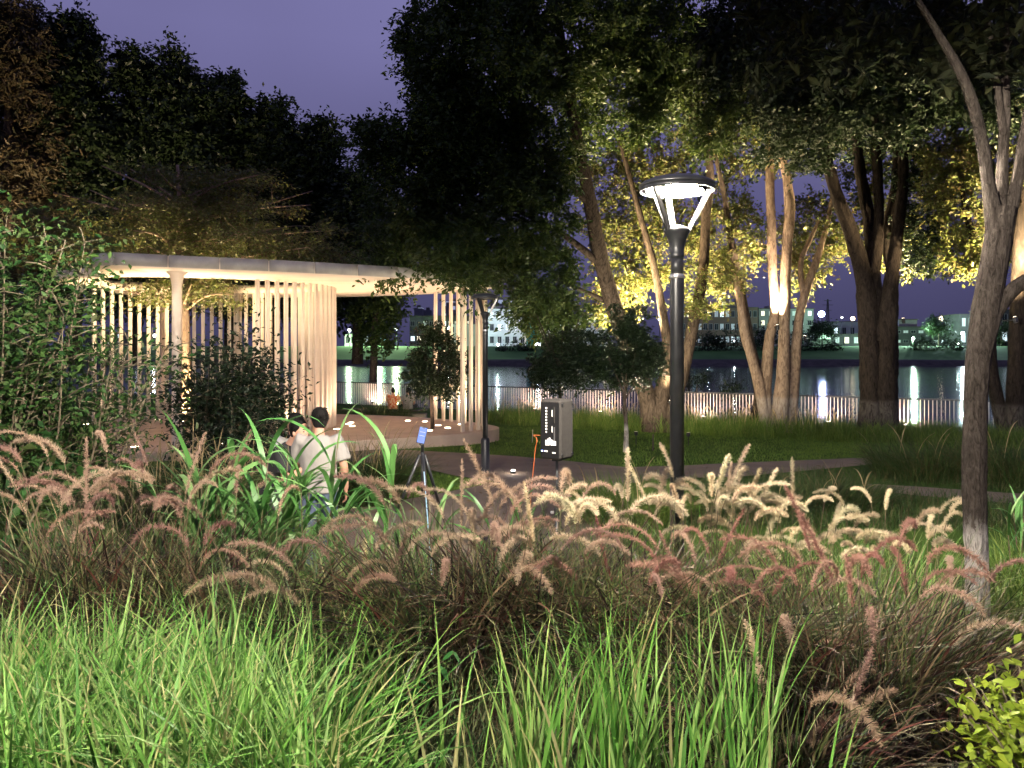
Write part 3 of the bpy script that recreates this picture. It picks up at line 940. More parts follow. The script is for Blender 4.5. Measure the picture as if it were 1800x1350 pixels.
YC = 23.4
tree('banyan_tree', 'thick dark double-trunk tree in front of the railing',
     [[(1530, 775, YC, 0.378), (1532, 720, YC, 0.344), (1530, 640, YC, 0.301), (1526, 560, YC, 0.284), (1520, 500, YC, 0.258), (1500, 420, YC, 0.215), (1470, 340, YC - .2, 0.181), (1445, 250, YC - .4, 0.155), (1430, 150, YC - .6, 0.120), (1415, 40, YC - .8, 0.086)],
      [(1558, 775, YC - .15, 0.396), (1556, 720, YC - .15, 0.344), (1558, 640, YC - .15, 0.310), (1560, 560, YC - .15, 0.292), (1566, 500, YC - .15, 0.215), (1576, 420, YC - .1, 0.172), (1586, 330, YC, 0.146), (1590, 220, YC, 0.129), (1600, 100, YC, 0.095)],
      [(1540, 600, YC, .3), (1535, 500, YC + .1, 0.224), (1530, 400, YC + .2, 0.189), (1512, 300, YC + .2, 0.155), (1500, 180, YC, 0.120), (1495, 60, YC - .2, 0.086)],
      [(1535, 480, YC, .2), (1545, 380, YC, 0.146), (1540, 260, YC, 0.129), (1535, 140, YC, 0.095), (1530, 20, YC, 0.069)],
      [(1570, 490, YC + .5, 0.138), (1558, 420, YC + .6, 0.129), (1572, 330, YC + .6, 0.112), (1580, 220, YC + .6, .1)]],
     [(1470, 90, YC - .8, 140, 110, 1.6, 150), (1600, 90, YC - .6, 120, 120, 1.6, 120), (1400, 230, YC - .8, 80, 80, 1.0, 60), (1700, 110, YC - .6, 130, 130, 1.4, 120), (1330, 60, YC - 1, 130, 110, 1.4, 110), (1500, 230, YC + .8, 90, 70, .8, 50), (1320, 110, 21.2, 110, 110, .8, 120), (1470, 110, 21.0, 120, 110, .8, 120), (1640, 110, 20.8, 120, 110, .8, 120), (1770, 130, 20.4, 90, 110, .6, 70), (1560, 200, 21.2, 90, 50, .6, 40), (1400, 215, 21.2, 70, 40, .6, 30), (1620, 340, YC + .4, 60, 110, 1.0, 60), (1640, 440, YC + .2, 45, 40, .7, 22)],
     M['bark_paint'], M['leaf_dark'], gb(1545, YC), leaf=0.15, per=85, sig=0.34, group=TREES, sides=40, relief=0.10, ring=16)

tree('banyan_tree', 'gold-leaved uplit tree between the thick trunk and near whitewashed trunk',
     [[(1562, 790, 25, .2), (1560, 700, 25, .17), (1562, 600, 25.2, .15), (1566, 480, 25.4, .12), (1585, 350, 25.6, .08)]],
     [(1575, 330, 25.6, 70, 130, 1.0, 95), (1600, 430, 25.4, 40, 50, .6, 24), (1520, 260, 25.6, 60, 100, .9, 45), (1590, 170, 25.6, 80, 80, 1.0, 50), (1535, 430, 25.4, 26, 50, .5, 16)],
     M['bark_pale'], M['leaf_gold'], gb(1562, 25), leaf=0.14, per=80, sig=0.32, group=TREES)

YD = 21.5
tree('banyan_tree', 'bright yellow uplit tree behind the near whitewashed trunk',
     [[(1782, 790, YD, .26), (1785, 700, YD, .24), (1788, 600, YD, .21), (1790, 500, YD, .19), (1792, 420, YD, .17), (1800, 300, YD, .12)],
      [(1775, 790, YD + .3, .2), (1752, 700, YD + .3, .18), (1740, 620, YD + .3, .16), (1745, 520, YD + .3, .15), (1730, 470, YD + .2, .14), (1705, 400, YD, .10), (1690, 330, YD, .06)]],
     [(1700, 330, YD + .3, 75, 100, 1.0, 95), (1770, 260, YD + .6, 90, 120, 1.2, 110), (1700, 440, YD + .3, 55, 38, .7, 36), (1660, 270, YD + .4, 50, 80, .8, 36), (1712, 475, YD, 22, 22, .4, 8), (1820, 400, YD + .5, 60, 80, .8, 40)],
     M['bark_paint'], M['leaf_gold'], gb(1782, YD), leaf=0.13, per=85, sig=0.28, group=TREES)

# near tree with whitewashed foot
YT = 4.9
tree('street_tree', 'near tree with whitewashed lower trunk rising from purple grass',
     [[(1722, 1235, YT, 0.0829), (1720, 1150, YT, 0.0727), (1717, 1000, YT, 0.0679), (1713, 850, YT, 0.0656), (1714, 730, YT, 0.0648), (1719, 640, YT, 0.0695), (1732, 560, YT, 0.0774), (1746, 480, YT, 0.0790), (1756, 420, YT, 0.0790), (1762, 365, YT, 0.0790)],
      [(1752, 400, YT, 0.0592), (1738, 330, YT, 0.0395), (1728, 260, YT, 0.0363), (1712, 190, YT - .1, 0.0316), (1690, 130, YT - .2, 0.0269), (1650, 60, YT - .3, 0.0205), (1600, -20, YT - .4, 0.0142)],
      [(1762, 390, YT, 0.0474), (1762, 300, YT + .05, 0.0332), (1766, 200, YT + .05, 0.0300), (1764, 100, YT, 0.0269), (1770, -20, YT, 0.0221)],
      [(1770, 390, YT, 0.0474), (1787, 320, YT, 0.0363), (1800, 240, YT, 0.0332), (1825, 120, YT, 0.0269)],
      [(1735, 575, YT, 0.0553), (1755, 540, YT - .02, 0.0435), (1785, 505, YT - .05, 0.0411), (1840, 470, YT - .1, 0.0363), (1900, 400, YT - .1, 0.0316)],
      [(1764, 240, YT + .05, 0.0237), (1748, 120, YT, 0.0190), (1735, 20, YT, 0.0142)]],
     [(1560, 30, 5.0, 260, 110, .7, 34), (1740, 40, 4.9, 120, 90, .6, 20), (1420, 40, 5.2, 150, 90, .6, 18)],
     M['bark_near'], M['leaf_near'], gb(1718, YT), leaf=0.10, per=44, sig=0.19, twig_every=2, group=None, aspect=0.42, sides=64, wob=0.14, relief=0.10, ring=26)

# dark tall trees on the skyline behind the pavilion
SKY = [
    (15, -5, 70, 'ragged needle-leaved tree at the picture edge, faintly lit from below', 'leaf_needle', 36),
    (62, 15, 55, 'tall ragged needle-leaved tree second on the left skyline', 'leaf_needle', 38),
    (132, 22, 60, 'pointed dark tree, tallest peak of the left skyline', 'leaf_dark', 38),
    (238, 84, 62, 'dark tree with twin tips right of the tallest skyline peak', 'leaf_dark', 40),
    (315, 88, 58, 'round-topped dark tree in the middle of the skyline row', 'leaf_dark', 40),
    (402, 128, 56, 'dark tree with small knobbly top on the descending skyline', 'leaf_dark', 42),
    (480, 172, 58, 'broad dark tree on the descending skyline above the roof', 'leaf_dark', 42),
    (568, 205, 60, 'low dark tree at the foot of the descending skyline', 'leaf_dark', 42),
    (628, 300, 52, 'dark tree filling the gap beside the leaning tree crown', 'leaf_dark', 40)]
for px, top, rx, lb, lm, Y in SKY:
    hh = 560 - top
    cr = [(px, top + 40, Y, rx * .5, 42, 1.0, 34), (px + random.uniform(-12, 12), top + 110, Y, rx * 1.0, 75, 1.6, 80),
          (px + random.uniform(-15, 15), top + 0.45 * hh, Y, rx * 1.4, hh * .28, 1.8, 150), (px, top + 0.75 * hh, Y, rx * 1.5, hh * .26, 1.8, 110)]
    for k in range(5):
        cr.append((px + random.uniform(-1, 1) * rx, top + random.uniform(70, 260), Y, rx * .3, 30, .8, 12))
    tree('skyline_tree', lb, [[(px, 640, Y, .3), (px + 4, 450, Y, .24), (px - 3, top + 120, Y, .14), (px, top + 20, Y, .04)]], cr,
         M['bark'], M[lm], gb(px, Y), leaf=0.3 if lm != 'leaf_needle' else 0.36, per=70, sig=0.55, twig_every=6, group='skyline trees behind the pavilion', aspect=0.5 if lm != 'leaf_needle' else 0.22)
tree('hanging_tree', 'dim tree hanging over the river view seen under pavilion roof',
     [[(655, 700, 38.5, .2), (658, 600, 38.5, .16), (664, 500, 38.5, .12), (668, 440, 38.5, .07)]],
     [(655, 540, 38.5, 42, 60, 1.2, 46), (665, 600, 38.5, 26, 32, .8, 18), (700, 530, 38.5, 30, 30, 1, 18), (640, 470, 38.5, 60, 40, 1, 30)],
     M['bark'], M['leaf_tree'], gb(655, 38.5), leaf=0.2, per=80, sig=0.42, twig_every=5)

# tiered tree growing through the opening of the pavilion
YM = 22.6
tiers = []
tst = [[(330, 780, YM, .17), (328, 680, YM, .15), (325, 560, YM, .13), (322, 470, YM, .11), (318, 380, YM, .08), (312, 290, YM, .04)]]
for k, (py, half, nn) in enumerate(((512, 130, 12), (445, 290, 36), (408, 320, 42), (362, 270, 30), (318, 170, 14))):
    for s2 in range(nn):
        a = random.uniform(0, 2 * math.pi)
        rr = math.sqrt(random.uniform(0.05, 1)) * (.75 + .3 * math.sin(3 * a + 1.7 * k))
        tiers.append((322 + half * rr * math.cos(a), py + random.uniform(-16, 16), YM + half * rr * math.sin(a) / F * YM * .85, 55, 11, .8, 6))
    for s2 in range(5):
        a = 2 * math.pi * (s2 + random.random() * .9) / 5
        q = (322 + half * .85 * math.cos(a), py - random.uniform(-6, 30), YM + half * .75 * math.sin(a) / F * YM, .012)
        mid = (322 + half * .4 * math.cos(a), py + 8, YM + half * .35 * math.sin(a) / F * YM, .03)
        tst.append([(323, py + random.uniform(20, 50), YM, .035), mid, q])
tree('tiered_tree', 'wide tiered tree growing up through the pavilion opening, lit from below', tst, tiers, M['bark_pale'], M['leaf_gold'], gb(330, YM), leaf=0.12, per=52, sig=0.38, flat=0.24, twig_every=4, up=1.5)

# small lawn trees
def sapling(px, base_y, top_y, crown, label, leafm, Y, stemr=.055, n_=70, paint=False):
    st = [[(px, base_y + 4, Y, stemr * 1.3), (px + 1, base_y - 40, Y, stemr), (px - 3, base_y - 100, Y, stemr * .8), (px, (base_y + top_y) / 2, Y, stemr * .5), (px + 4, top_y + 20, Y, .012)]]
    for k in range(7):
        a = random.uniform(-1, 1)
        st.append([(px, base_y - 95 - 4 * k, Y, stemr * .45), (px + 20 * a, base_y - 125 - 5 * k, Y + random.uniform(-.3, .3), stemr * .3), (px + 42 * a, base_y - 160 - 8 * k, Y + random.uniform(-.5, .5), .01)])
    tree('lawn_tree', label, st, crown, M['bark_paint2'] if paint else M['bark'], leafm, gb(px, Y), leaf=0.11, per=70, sig=0.2, twig_every=2, group='small trees on the lawn')
M['bark_paint2'] = bark_mat('bark_paint2', (0.035, 0.026, 0.02), (0.15, 0.12, 0.09), (0.62, 0.58, 0.52), 0.42, scale=14)
yy = G(760, 775).y
sapling(759, 775, 560, [(765, 640, yy, 48, 62, .55, 62), (740, 660, yy, 30, 40, .4, 24), (790, 650, yy, 28, 50, .4, 24), (770, 585, yy, 30, 26, .3, 12)], 'slim dark tree standing before the platform edge', M['leaf_dark'], yy)
yy = G(1100, 795).y
sapling(1100, 795, 560, [(1100, 620, yy, 62, 55, .6, 70), (1070, 650, yy, 40, 36, .5, 28), (1140, 640, yy, 36, 40, .5, 26), (1100, 560, yy, 40, 28, .4, 18)], 'small lawn tree with whitewashed foot right of the speaker', M['leaf_dark'], yy, paint=True)
sapling(985, 760, 560, [(985, 640, 19.5, 46, 52, .6, 52), (1020, 610, 19.5, 36, 40, .5, 28), (955, 650, 19.5, 24, 34, .4, 16)], 'small dark lawn tree rising behind the speaker box', M['leaf_dark'], 19.5)

# spotlights strapped into the trees
def tree_spot(px, py, Y, out, aim, e, label, spot=75, col=GOLD):
    """a small projector held on an arm in front of the trunk (out: arm length towards the park)"""
    k_ = P(px, py, Y)
    c = k_ + Vector((0, -out, 0))
    r_ = empty('tree_spotlight', c, label, 'spotlight', 'spotlights strapped to the tree trunks')
    d = Vector(aim).normalized()
    q = d.to_track_quat('Z', 'Y').to_matrix()
    h = MB().lathe([(0.04, -0.16), (0.055, -0.15), (0.055, 0.0), (0.048, 0.0)], n=16)
    h.v = [tuple(q @ Vector(v) + c) for v in h.v]
    h.build('housing', M['black_metal'], r_)
    le = MB().lathe([(0.046, 0.001), (0.04, 0.006), (0.01, 0.008)], n=16)
    le.v = [tuple(q @ Vector(v) + c) for v in le.v]
    le.build('lens', M['lamp_glow'], r_)
    MB().bar(c + Vector((0, .03, -.08)), k_ + Vector((0, .05, -.08)), .025, .025).build('bracket', M['black_metal'], r_)
    lamp_light('tree_beam', 'SPOT', c + d * 0.05, e, col, r_, 0.05, spot, aim, 0.7)
tree_spot(1358, 572, YB, .45, (-0.03, 0.13, 1), 7500, 'small spotlight strapped on the brightly lit middle stem', 70, (1.0, .76, .52))
tree_spot(1424, 590, YB, -.45, (0.0, 0.12, 1), 4200, 'small spotlight strapped before the slanting right stem', 110)
tree_spot(1566, 500, YC + .5, .15, (0.0, 0.08, 1), 2600, 'small spotlight in the fork of the thick double trunk', 70)
tree_spot(1585, 560, 24.7, .1, (0.0, 0.2, 1), 5500, 'small spotlight behind the thick double trunk', 110)
tree_spot(1737, 560, YD + .2, 1.15, (-0.08, 0.24, 1), 7000, 'small spotlight on the bright limb beside the near trunk', 120)
tree_spot(1790, 500, YD, .9, (-.02, 0.2, 1), 5000, 'small spotlight on the trunk at the picture edge', 120)
tree_spot(1106, 568, 24.6, .4, (0.03, 0.25, 1), 4200, 'small spotlight in the leaning tree above the dark sapling', 130)
tree_spot(1172, 702, YA, .6, (-0.05, 0.12, 1), 900, 'small spotlight low on the forked pale stems', 80)
tree_spot(1225, 600, 25.6, -.25, (-0.03, 0.22, 1), 8000, 'small spotlight behind the lit lamp pole among golden leaves', 120)
tree_spot(1118, 615, 25.2, -.5, (0.0, 0.15, 1), 9000, 'small spotlight high in the forked stems left of lamp', 130)
tree_spot(333, 738, YM, .5, (-0.02, 0.05, 1), 4200, 'spotlight at the foot of the tiered pavilion tree', 130)
for px, py, lb in ((1118, 782, 'ground spotlight in the grass left of the forked stems'), (1210, 784, 'ground spotlight in the grass right of the lit lamp pole'), (965, 770, 'ground spotlight in the grass behind the speaker')):
    c = G(px, py)
    c.z = g(c.x, c.y)
    r_ = empty('lawn_spotlight', c, lb, 'spotlight', 'spotlights in the lawn grass')
    MB().lathe([(0.012, 0), (0.012, 0.25)], c=c, n=8).build('spike', M['black_metal'], r_)
    MB().lathe([(0.03, 0.25), (0.05, 0.27), (0.055, 0.36), (.05, .36)], c=c, n=14).build('housing', M['black_metal'], r_)
    MB().lathe([(0.048, 0.361), (0.01, 0.366)], c=c, n=14).build('lens', M['lens_dim'], r_)
    lamp_light('lawn_flood', 'SPOT', c + Vector((0, 0, .42)), 800, (1.0, .84, .58), r_, .05, 178, (0, .25, 1), .3)
tree_spot(120, 560, 31, .5, (-0.3, 0.7, 1), 9000, 'spotlight under the needle-leaved trees at picture edge', 80, (1.0, 0.72, 0.45))

# ------------------------------------------------------------------ shrubs
def leaf_shape(L=1.0, wd=0.45):
    """one broad pointed leaf, folded along its midrib"""
    xs_ = [0.0, .18, .42, .68, .88, 1.0]
    ws = [0.02, .30, .5, .42, .2, 0.0]
    v, f = [], []
    for x, q in zip(xs_, ws):
        droop = -0.16 * x * x
        v += [(x * L, -q * wd * L, droop * L + .07 * q * L), (x * L, 0, droop * L), (x * L, q * wd * L, droop * L + .07 * q * L)]
    for i in range(5):
        a = i * 3
        f += [(a, a + 3, a + 4, a + 1), (a + 1, a + 4, a + 5, a + 2)]
    return v, f

def leaf_mesh(name, wd, mtl):
    v, f = leaf_shape(1.0, wd)
    me = bpy.data.meshes.new(name)
    me.from_pydata(v, [], f)
    me.materials.append(mtl)
    me.polygons.foreach_set('use_smooth', [True] * len(me.polygons))
    return me

def leaf_parts(root, me, name, cent, size, tilt=0.7):
    for c in cent:
        o = bpy.data.objects.new(name, me)
        C.objects.link(o)
        o.location = c
        o.rotation_euler = (random.uniform(-.7, .7), random.uniform(-.2, 1.0) * tilt, random.uniform(0, 6.28))
        s3 = size * random.uniform(.7, 1.3)
        o.scale = (s3, s3, s3)
        put(o, root)

def shrub(name, label, base, n_stems, spread, height, leafm, n_leaf, lsize, cat='shrub', stem_r=.012, low=0.25, bare=0.0, lean=(0, 0), aspect=.45, sig=.10, depth=.8):
    root = empty(name, base, label, cat)
    mb = MB()
    pts = []
    for i in range(n_stems):
        a = random.uniform(0, 6.28)
        rr = math.sqrt(random.random())
        top = Vector((math.cos(a) * spread * rr + lean[0], math.sin(a) * spread * rr * depth + lean[1], height * random.uniform(.55, 1.05)))
        b0 = Vector((math.cos(a) * spread * .25 * rr, math.sin(a) * spread * .25 * rr, 0))
        mid = b0.lerp(top, .5) + Vector((random.gauss(0, .08), random.gauss(0, .08), random.gauss(.05, .06))) * spread
        sp_ = [Vector(p) for p in spline([b0, mid, top], 5)]
        mb.tube([p + base for p in sp_], [stem_r * (1 - .075 * k) for k in range(len(sp_))], 6)
        for k in range(4, len(sp_)):
            for q in range(2):
                d = Vector((random.gauss(0, 1), random.gauss(0, 1), random.gauss(.5, .5))) * spread * .22
                e = sp_[k] + d
                mb.tube([sp_[k] + base, sp_[k] + d * .5 + Vector((0, 0, .03)) + base, e + base], [stem_r * .45, stem_r * .35, stem_r * .2], 5)
                pts.append(e); pts.append(sp_[k] + d * .6)
    mb.build('stems', M['twig'], root, True)
    pts = np.array([p[:] for p in pts])
    pts = pts[pts[:, 2] > low * height]
    c = pts[rng.integers(0, len(pts), n_leaf)] + rng.normal(size=(n_leaf, 3)) * sig + np.array(base)
    v, f = leaves(c, lsize * U(.6, 1.25, n_leaf), .6, aspect)
    tag(np_mesh('foliage', v, f, leafm, root), kind='stuff')
    return root

shrub('twiggy_shrub', 'tall twiggy shrub with pale bare stems at picture edge', Vector((-5.3, 7.9, g(-5, 7.9))), 32, 1.05, 3.3, M['leaf_shrub'], 9500, .09, stem_r=.017, sig=.15)
shrub('twiggy_shrub', 'leaning twiggy shrub with sprays reaching towards the round column', Vector((-4.75, 8.2, g(-4.75, 8.2))), 20, .75, 2.35, M['leaf_shrub'], 2600, .08, stem_r=.016, lean=(.45, 0), sig=.12)
shrub('dark_shrub', 'dark glossy shrub before the pavilion post screen', Vector((-5.1, 14.2, g(-5.1, 14.2))), 26, 1.05, 2.5, M['leaf_dark'], 6500, .12, stem_r=.015, low=.08, sig=.15)
shrub('dark_shrub', 'low dark shrub behind the standing group', Vector((-4.2, 12.2, g(-4.2, 12.2))), 14, .8, 1.3, M['leaf_dark'], 2600, .10, low=.05, sig=.13)
# broad-leaved bush: the largest leaves are parts of their own
bl = empty('broadleaf_bush', Vector((-4.25, 6.5, g(-4.25, 6.5))), 'glossy broad-leaved bush low at the picture edge', 'bush')
bb = Vector(bl.location)
mb = MB()
lp = []
for i in range(16):
    a = random.uniform(0, 6.28); rr = random.random() ** .5
    t_ = Vector((math.cos(a) * .75 * rr, math.sin(a) * .55 * rr, random.uniform(.7, 1.45)))
    mb.tube([bb, bb + t_ * .5 + Vector((0, 0, .1)), bb + t_], [.014, .01, .005], 6)
    for k in range(26):
        lp.append(bb + t_ * random.uniform(.25, 1.05) + Vector((random.gauss(0, .14), random.gauss(0, .14), random.gauss(0, .08))))
mb.build('stems', M['twig'], bl, True)
lp.sort(key=lambda q: q.y)
leaf_parts(bl, leaf_mesh('leaf', .42, M['leaf_big']), 'leaf', lp[:290], .15)
c = np.array([q[:] for q in lp[290:]] * 6) + rng.normal(size=((len(lp) - 290) * 6, 3)) * .12
v, f = leaves(c, .13 * U(.7, 1.2, len(c)), .8, .5)
tag(np_mesh('foliage', v, f, M['leaf_shrub'], bl), kind='stuff')
# yellow bush
yb = empty('yellow_bush', Vector((2.12, 3.12, g(2.12, 3.12))), 'bright yellow-green small-leaved bush in the lower corner', 'bush')
bb = Vector(yb.location)
mb = MB(); lp = []
for i in range(26):
    a = random.uniform(0, 6.28); rr = random.random() ** .5
    t_ = Vector((math.cos(a) * .33 * rr, math.sin(a) * .33 * rr, random.uniform(.3, .66)))
    mb.tube([bb, bb + t_ * .5 + Vector((0, 0, .05)), bb + t_], [.007, .005, .003], 5)
    for k in range(12):
        s3 = random.uniform(.3, 1.02)
        lp.append(bb + t_ * s3 + Vector((random.gauss(0, .035), random.gauss(0, .035), random.gauss(0, .03))))
mb.build('stems', M['twig'], yb, True)
lp.sort(key=lambda q: q.y - .3 * q.z)
leaf_parts(yb, leaf_mesh('leaf', .55, M['leaf_yellow']), 'leaf', lp[:295], .066)
c = np.array([q[:] for q in lp] * 3) + rng.normal(size=(len(lp) * 3, 3)) * .05
v, f = leaves(c, .055 * U(.7, 1.2, len(c)), .8, .55)
tag(np_mesh('foliage', v, f, leaf_mat('leaf_yellow_mass', [(0.25, 0.36, 0.03), (0.34, 0.42, 0.05), (0.18, 0.28, 0.03)], .35), yb), kind='stuff')
# broad weeds low in the tall grass
for i, (px, Y, lb) in enumerate(((640, 3.7, 'broad-leaved green weed low among the grass left of centre'), (560, 4.0, 'broad-leaved green weed beside the drooping tan plumes'))):
    x = (px - HX) / F * Y
    wr = empty('broadleaf_weed', Vector((x, Y, g(x, Y))), lb, 'weed', 'weeds in the tall grass')
    wb = Vector(wr.location); lp = []; mb = MB()
    for k in range(15):
        t_ = Vector((random.gauss(0, .17), random.gauss(0, .13), random.uniform(.15, .42)))
        mb.tube([wb, wb + t_ * .5, wb + t_], [.005, .004, .002], 5)
        for q in range(6): lp.append(wb + t_ * random.uniform(.4, 1.05))
    mb.build('stems', M['stem'], wr, True)
    leaf_parts(wr, leaf_mesh('leaf', .42, M['leaf_weed']), 'leaf', lp, .07)

# ------------------------------------------------------------------ grass
def grass(name, xy, mtl, Lr, Wr, th0=(0.02, .35), th1=(.5, 1.7), segs=6, kind='stuff', label=None, parent=None, azc=None, power=1.4, cat=None, off=-.01, twist=.5):
    N = len(xy)
    base = np.column_stack([xy, gz_arr(xy, off)])
    az = U(0, 2 * np.pi, N)
    if azc is not None:                                   # blades lean away from the clump's centre
        az = np.arctan2(xy[:, 1] - azc[1], xy[:, 0] - azc[0]) + rng.normal(size=N) * .6
    v, f = blades(base, az, U(*th0, N), U(*th1, N), U(*Lr, N), U(*Wr, N), segs, power, rng.normal(size=N) * twist)
    o = np_mesh(name, v, f, mtl, parent)
    return tag(o, label, cat, None, kind)

def band(n, px0, px1, y0, y1):
    Y = U(y0, y1, n)
    return np.column_stack([(U(px0, px1, n) - HX) / F * Y, Y])

# lush green foreground: many loose tufts
def tufts(n, per, px0, px1, y0, y1, spread=.05):
    c = band(n, px0, px1, y0, y1)
    return np.repeat(c, per, 0) + rng.normal(size=(n * per, 2)) * spread
grass('tall_grass', np.concatenate([tufts(260, 20, -120, 470, 2.3, 3.35), tufts(55, 18, 430, 620, 2.3, 2.95)]), M['grass_green'], (.3, .95), (.006, .019), (.02, .45), (.3, 2.3), 7, label='lush bright green tall grass filling the lower corner', cat='grass', power=1.7)
grass('upright_grass', np.concatenate([tufts(17, 16, 880, 1330, 2.75, 3.3, .05), tufts(16, 9, 640, 1420, 2.35, 2.8, .05)]), M['grass_green'], (.4, .92), (.008, .019), (.0, .24), (.1, .9), 7, label='upright bright green grass blades before the purple clumps', cat='grass', power=1.8)
grass('short_grass', tufts(170, 20, 560, 1500, 2.6, 3.5, .08), M['grass_olive'], (.12, .34), (.004, .010), (.05, .5), (.5, 1.8), 5, label='short olive weeds at the lower picture edge', cat='grass')
grass('mixed_grass', np.concatenate([tufts(34, 16, 960, 1260, 3.5, 4.3, .06), tufts(26, 16, 560, 720, 3.6, 5.0, .06), tufts(24, 14, 60, 480, 3.6, 4.6, .06)]), M['grass_green'], (.3, .75), (.005, .012), (.02, .4), (.3, 1.8), 6, label='green grass tufts growing between the purple clumps', cat='grass')
grass('lamp_grass', tufts(95, 22, 1140, 1640, 4.7, 5.5, .07), M['grass_green'], (.35, .85), (.005, .012), (.02, .4), (.4, 1.9), 6, label='fresh green grass around the lit lamp foot', cat='grass')
grass('verge_grass', tufts(90, 26, 1740, 1900, 5.0, 6.5, .07), M['grass_bed'], (.4, .85), (.006, .014), (.0, .3), (.2, 1.3), 6, label='green grass verge behind the whitewashed trunk', cat='grass')
grass('underbrush_grass', tufts(230, 20, -60, 1640, 3.7, 5.6, .09), M['grass_olive'], (.2, .5), (.004, .010), (.05, .5), (.6, 2.0), 5, label='tangled olive grass underneath the plume clumps', cat='grass')

def plume(root, base, az, L_stem, L_head, th0, th_mid, th1, mtl, rad=.025, nb_=560, name='seed_head'):
    """one arching flower head on its stalk"""
    k1, k2 = 9, 14
    th = np.concatenate([np.linspace(th0, th_mid, k1 + 1) , th_mid + (th1 - th_mid) * (np.linspace(0, 1, k2 + 1)[1:]) ** .85])
    ds = np.concatenate([np.full(k1, L_stem / k1), np.full(k2, L_head / k2)])
    thm = (th[:-1] + th[1:]) / 2
    d = np.column_stack([np.sin(thm) * math.cos(az), np.sin(thm) * math.sin(az), np.cos(thm)])
    pos = np.vstack([[0, 0, 0], np.cumsum(d * ds[:, None], 0)]) + np.array(base)
    mb = MB()
    rr = [0.0022] * (k1 + 1) + [0.0036 * (1 - .8 * i / k2) + .0008 for i in range(1, k2 + 1)]
    mb.tube([Vector(p) for p in pos[:k1 + 2]], rr[:k1 + 2], 5, 1)
    mb.tube([Vector(p) for p in pos[k1:]], rr[k1:], 5, 0)
    # bristles
    s = np.sort(rng.uniform(0, 1, nb_))
    fi = k1 + s * (k2 - .001)
    i0 = fi.astype(int)
    fr = (fi - i0)[:, None]
    p0 = pos[i0] * (1 - fr) + pos[i0 + 1] * fr
    t = d[i0]
    a = rng.normal(size=(nb_, 3)); a -= t * (a * t).sum(1)[:, None]; a /= np.linalg.norm(a, axis=1)[:, None]
    env = np.minimum(1, .55 + 5 * s) * np.minimum(1, .35 + (1 - s) * 5)
    ln = rad * env * rng.uniform(.75, 1.25, nb_)
    dirv = a * .85 + t * rng.uniform(.25, .7, nb_)[:, None]
    dirv /= np.linalg.norm(dirv, axis=1)[:, None]
    tip = p0 + dirv * ln[:, None] * 1.25
    sd = np.cross(dirv, rng.normal(size=(nb_, 3))); sd /= np.linalg.norm(sd, axis=1)[:, None] + 1e-9
    wv = 0.0020
    v0 = len(mb.v)
    tri = np.stack([p0 - sd * wv, p0 + sd * wv, tip], 1).reshape(-1, 3)
    mb.v += [tuple(x) for x in tri]
    mb.f += [(v0 + 3 * i, v0 + 3 * i + 1, v0 + 3 * i + 2) for i in range(nb_)]
    mb.m += [0] * nb_
    return mb.build(name, [mtl, M['stem']], root)

def clump(name, label, px, Y, rx, n_bl, bladem, Lr, Wr, heads, cat='ornamental grass', group='fountain grass clumps in the foreground', th1=(.7, 2.3), ry=None, hr=(.30, .44), th0=(.03, .7), mix=.22):
    x = (px - HX) / F * Y
    root = empty(name, Vector((x, Y, g(x, Y))), label, cat, group)
    rr = np.sqrt(U(0, 1, n_bl)); a = U(0, 6.283, n_bl)
    xy = np.column_stack([x + rr * rx * np.cos(a), Y + rr * (ry or rx * .6) * np.sin(a)])
    grass('blades', xy, bladem, (Lr[0], Lr[1] * 1.22), Wr, th0, th1, 7, 'stuff', None, root, (x, Y), 1.2)
    m_ = int(n_bl * mix)
    rr = np.sqrt(U(0, 1, m_)); a = U(0, 6.283, m_)
    xy = np.column_stack([x + rr * rx * np.cos(a), Y + rr * (ry or rx * .6) * np.sin(a)])
    grass('young_blades', xy, M['grass_olive'] if bladem is not M['grass_pale'] else M['grass_green'], (Lr[0], Lr[1] * 1.25), (.004, .010), (.0, .4), (.3, 1.7), 7, 'stuff', None, root, (x, Y), 1.5)
    for (n_, mtl, hmin, hmax, lean) in heads:
        for i in range(int(n_ * .8)):
            aa = random.uniform(0, 6.283)
            q = math.sqrt(random.random())
            bx_, by_ = x + q * rx * .8 * math.cos(aa), Y + q * (ry or rx * .6) * .8 * math.sin(aa)
            az = math.atan2((by_ - Y) * 1.0, bx_ - x) + random.gauss(0, .6)
            if random.random() < .3: az = random.choice((0, math.pi)) + random.gauss(0, .5)
            hs = random.uniform(hmin, hmax)
            straight = random.random() < .12
            plume(root, (bx_, by_, g(bx_, by_)), az, hs, random.uniform(*hr) , random.uniform(.0, .18) * lean, random.uniform(.15, .45) * lean, .5 if straight else random.uniform(1.7, 2.75), mtl, random.uniform(.015, .027), random.randint(480, 760))
    return root

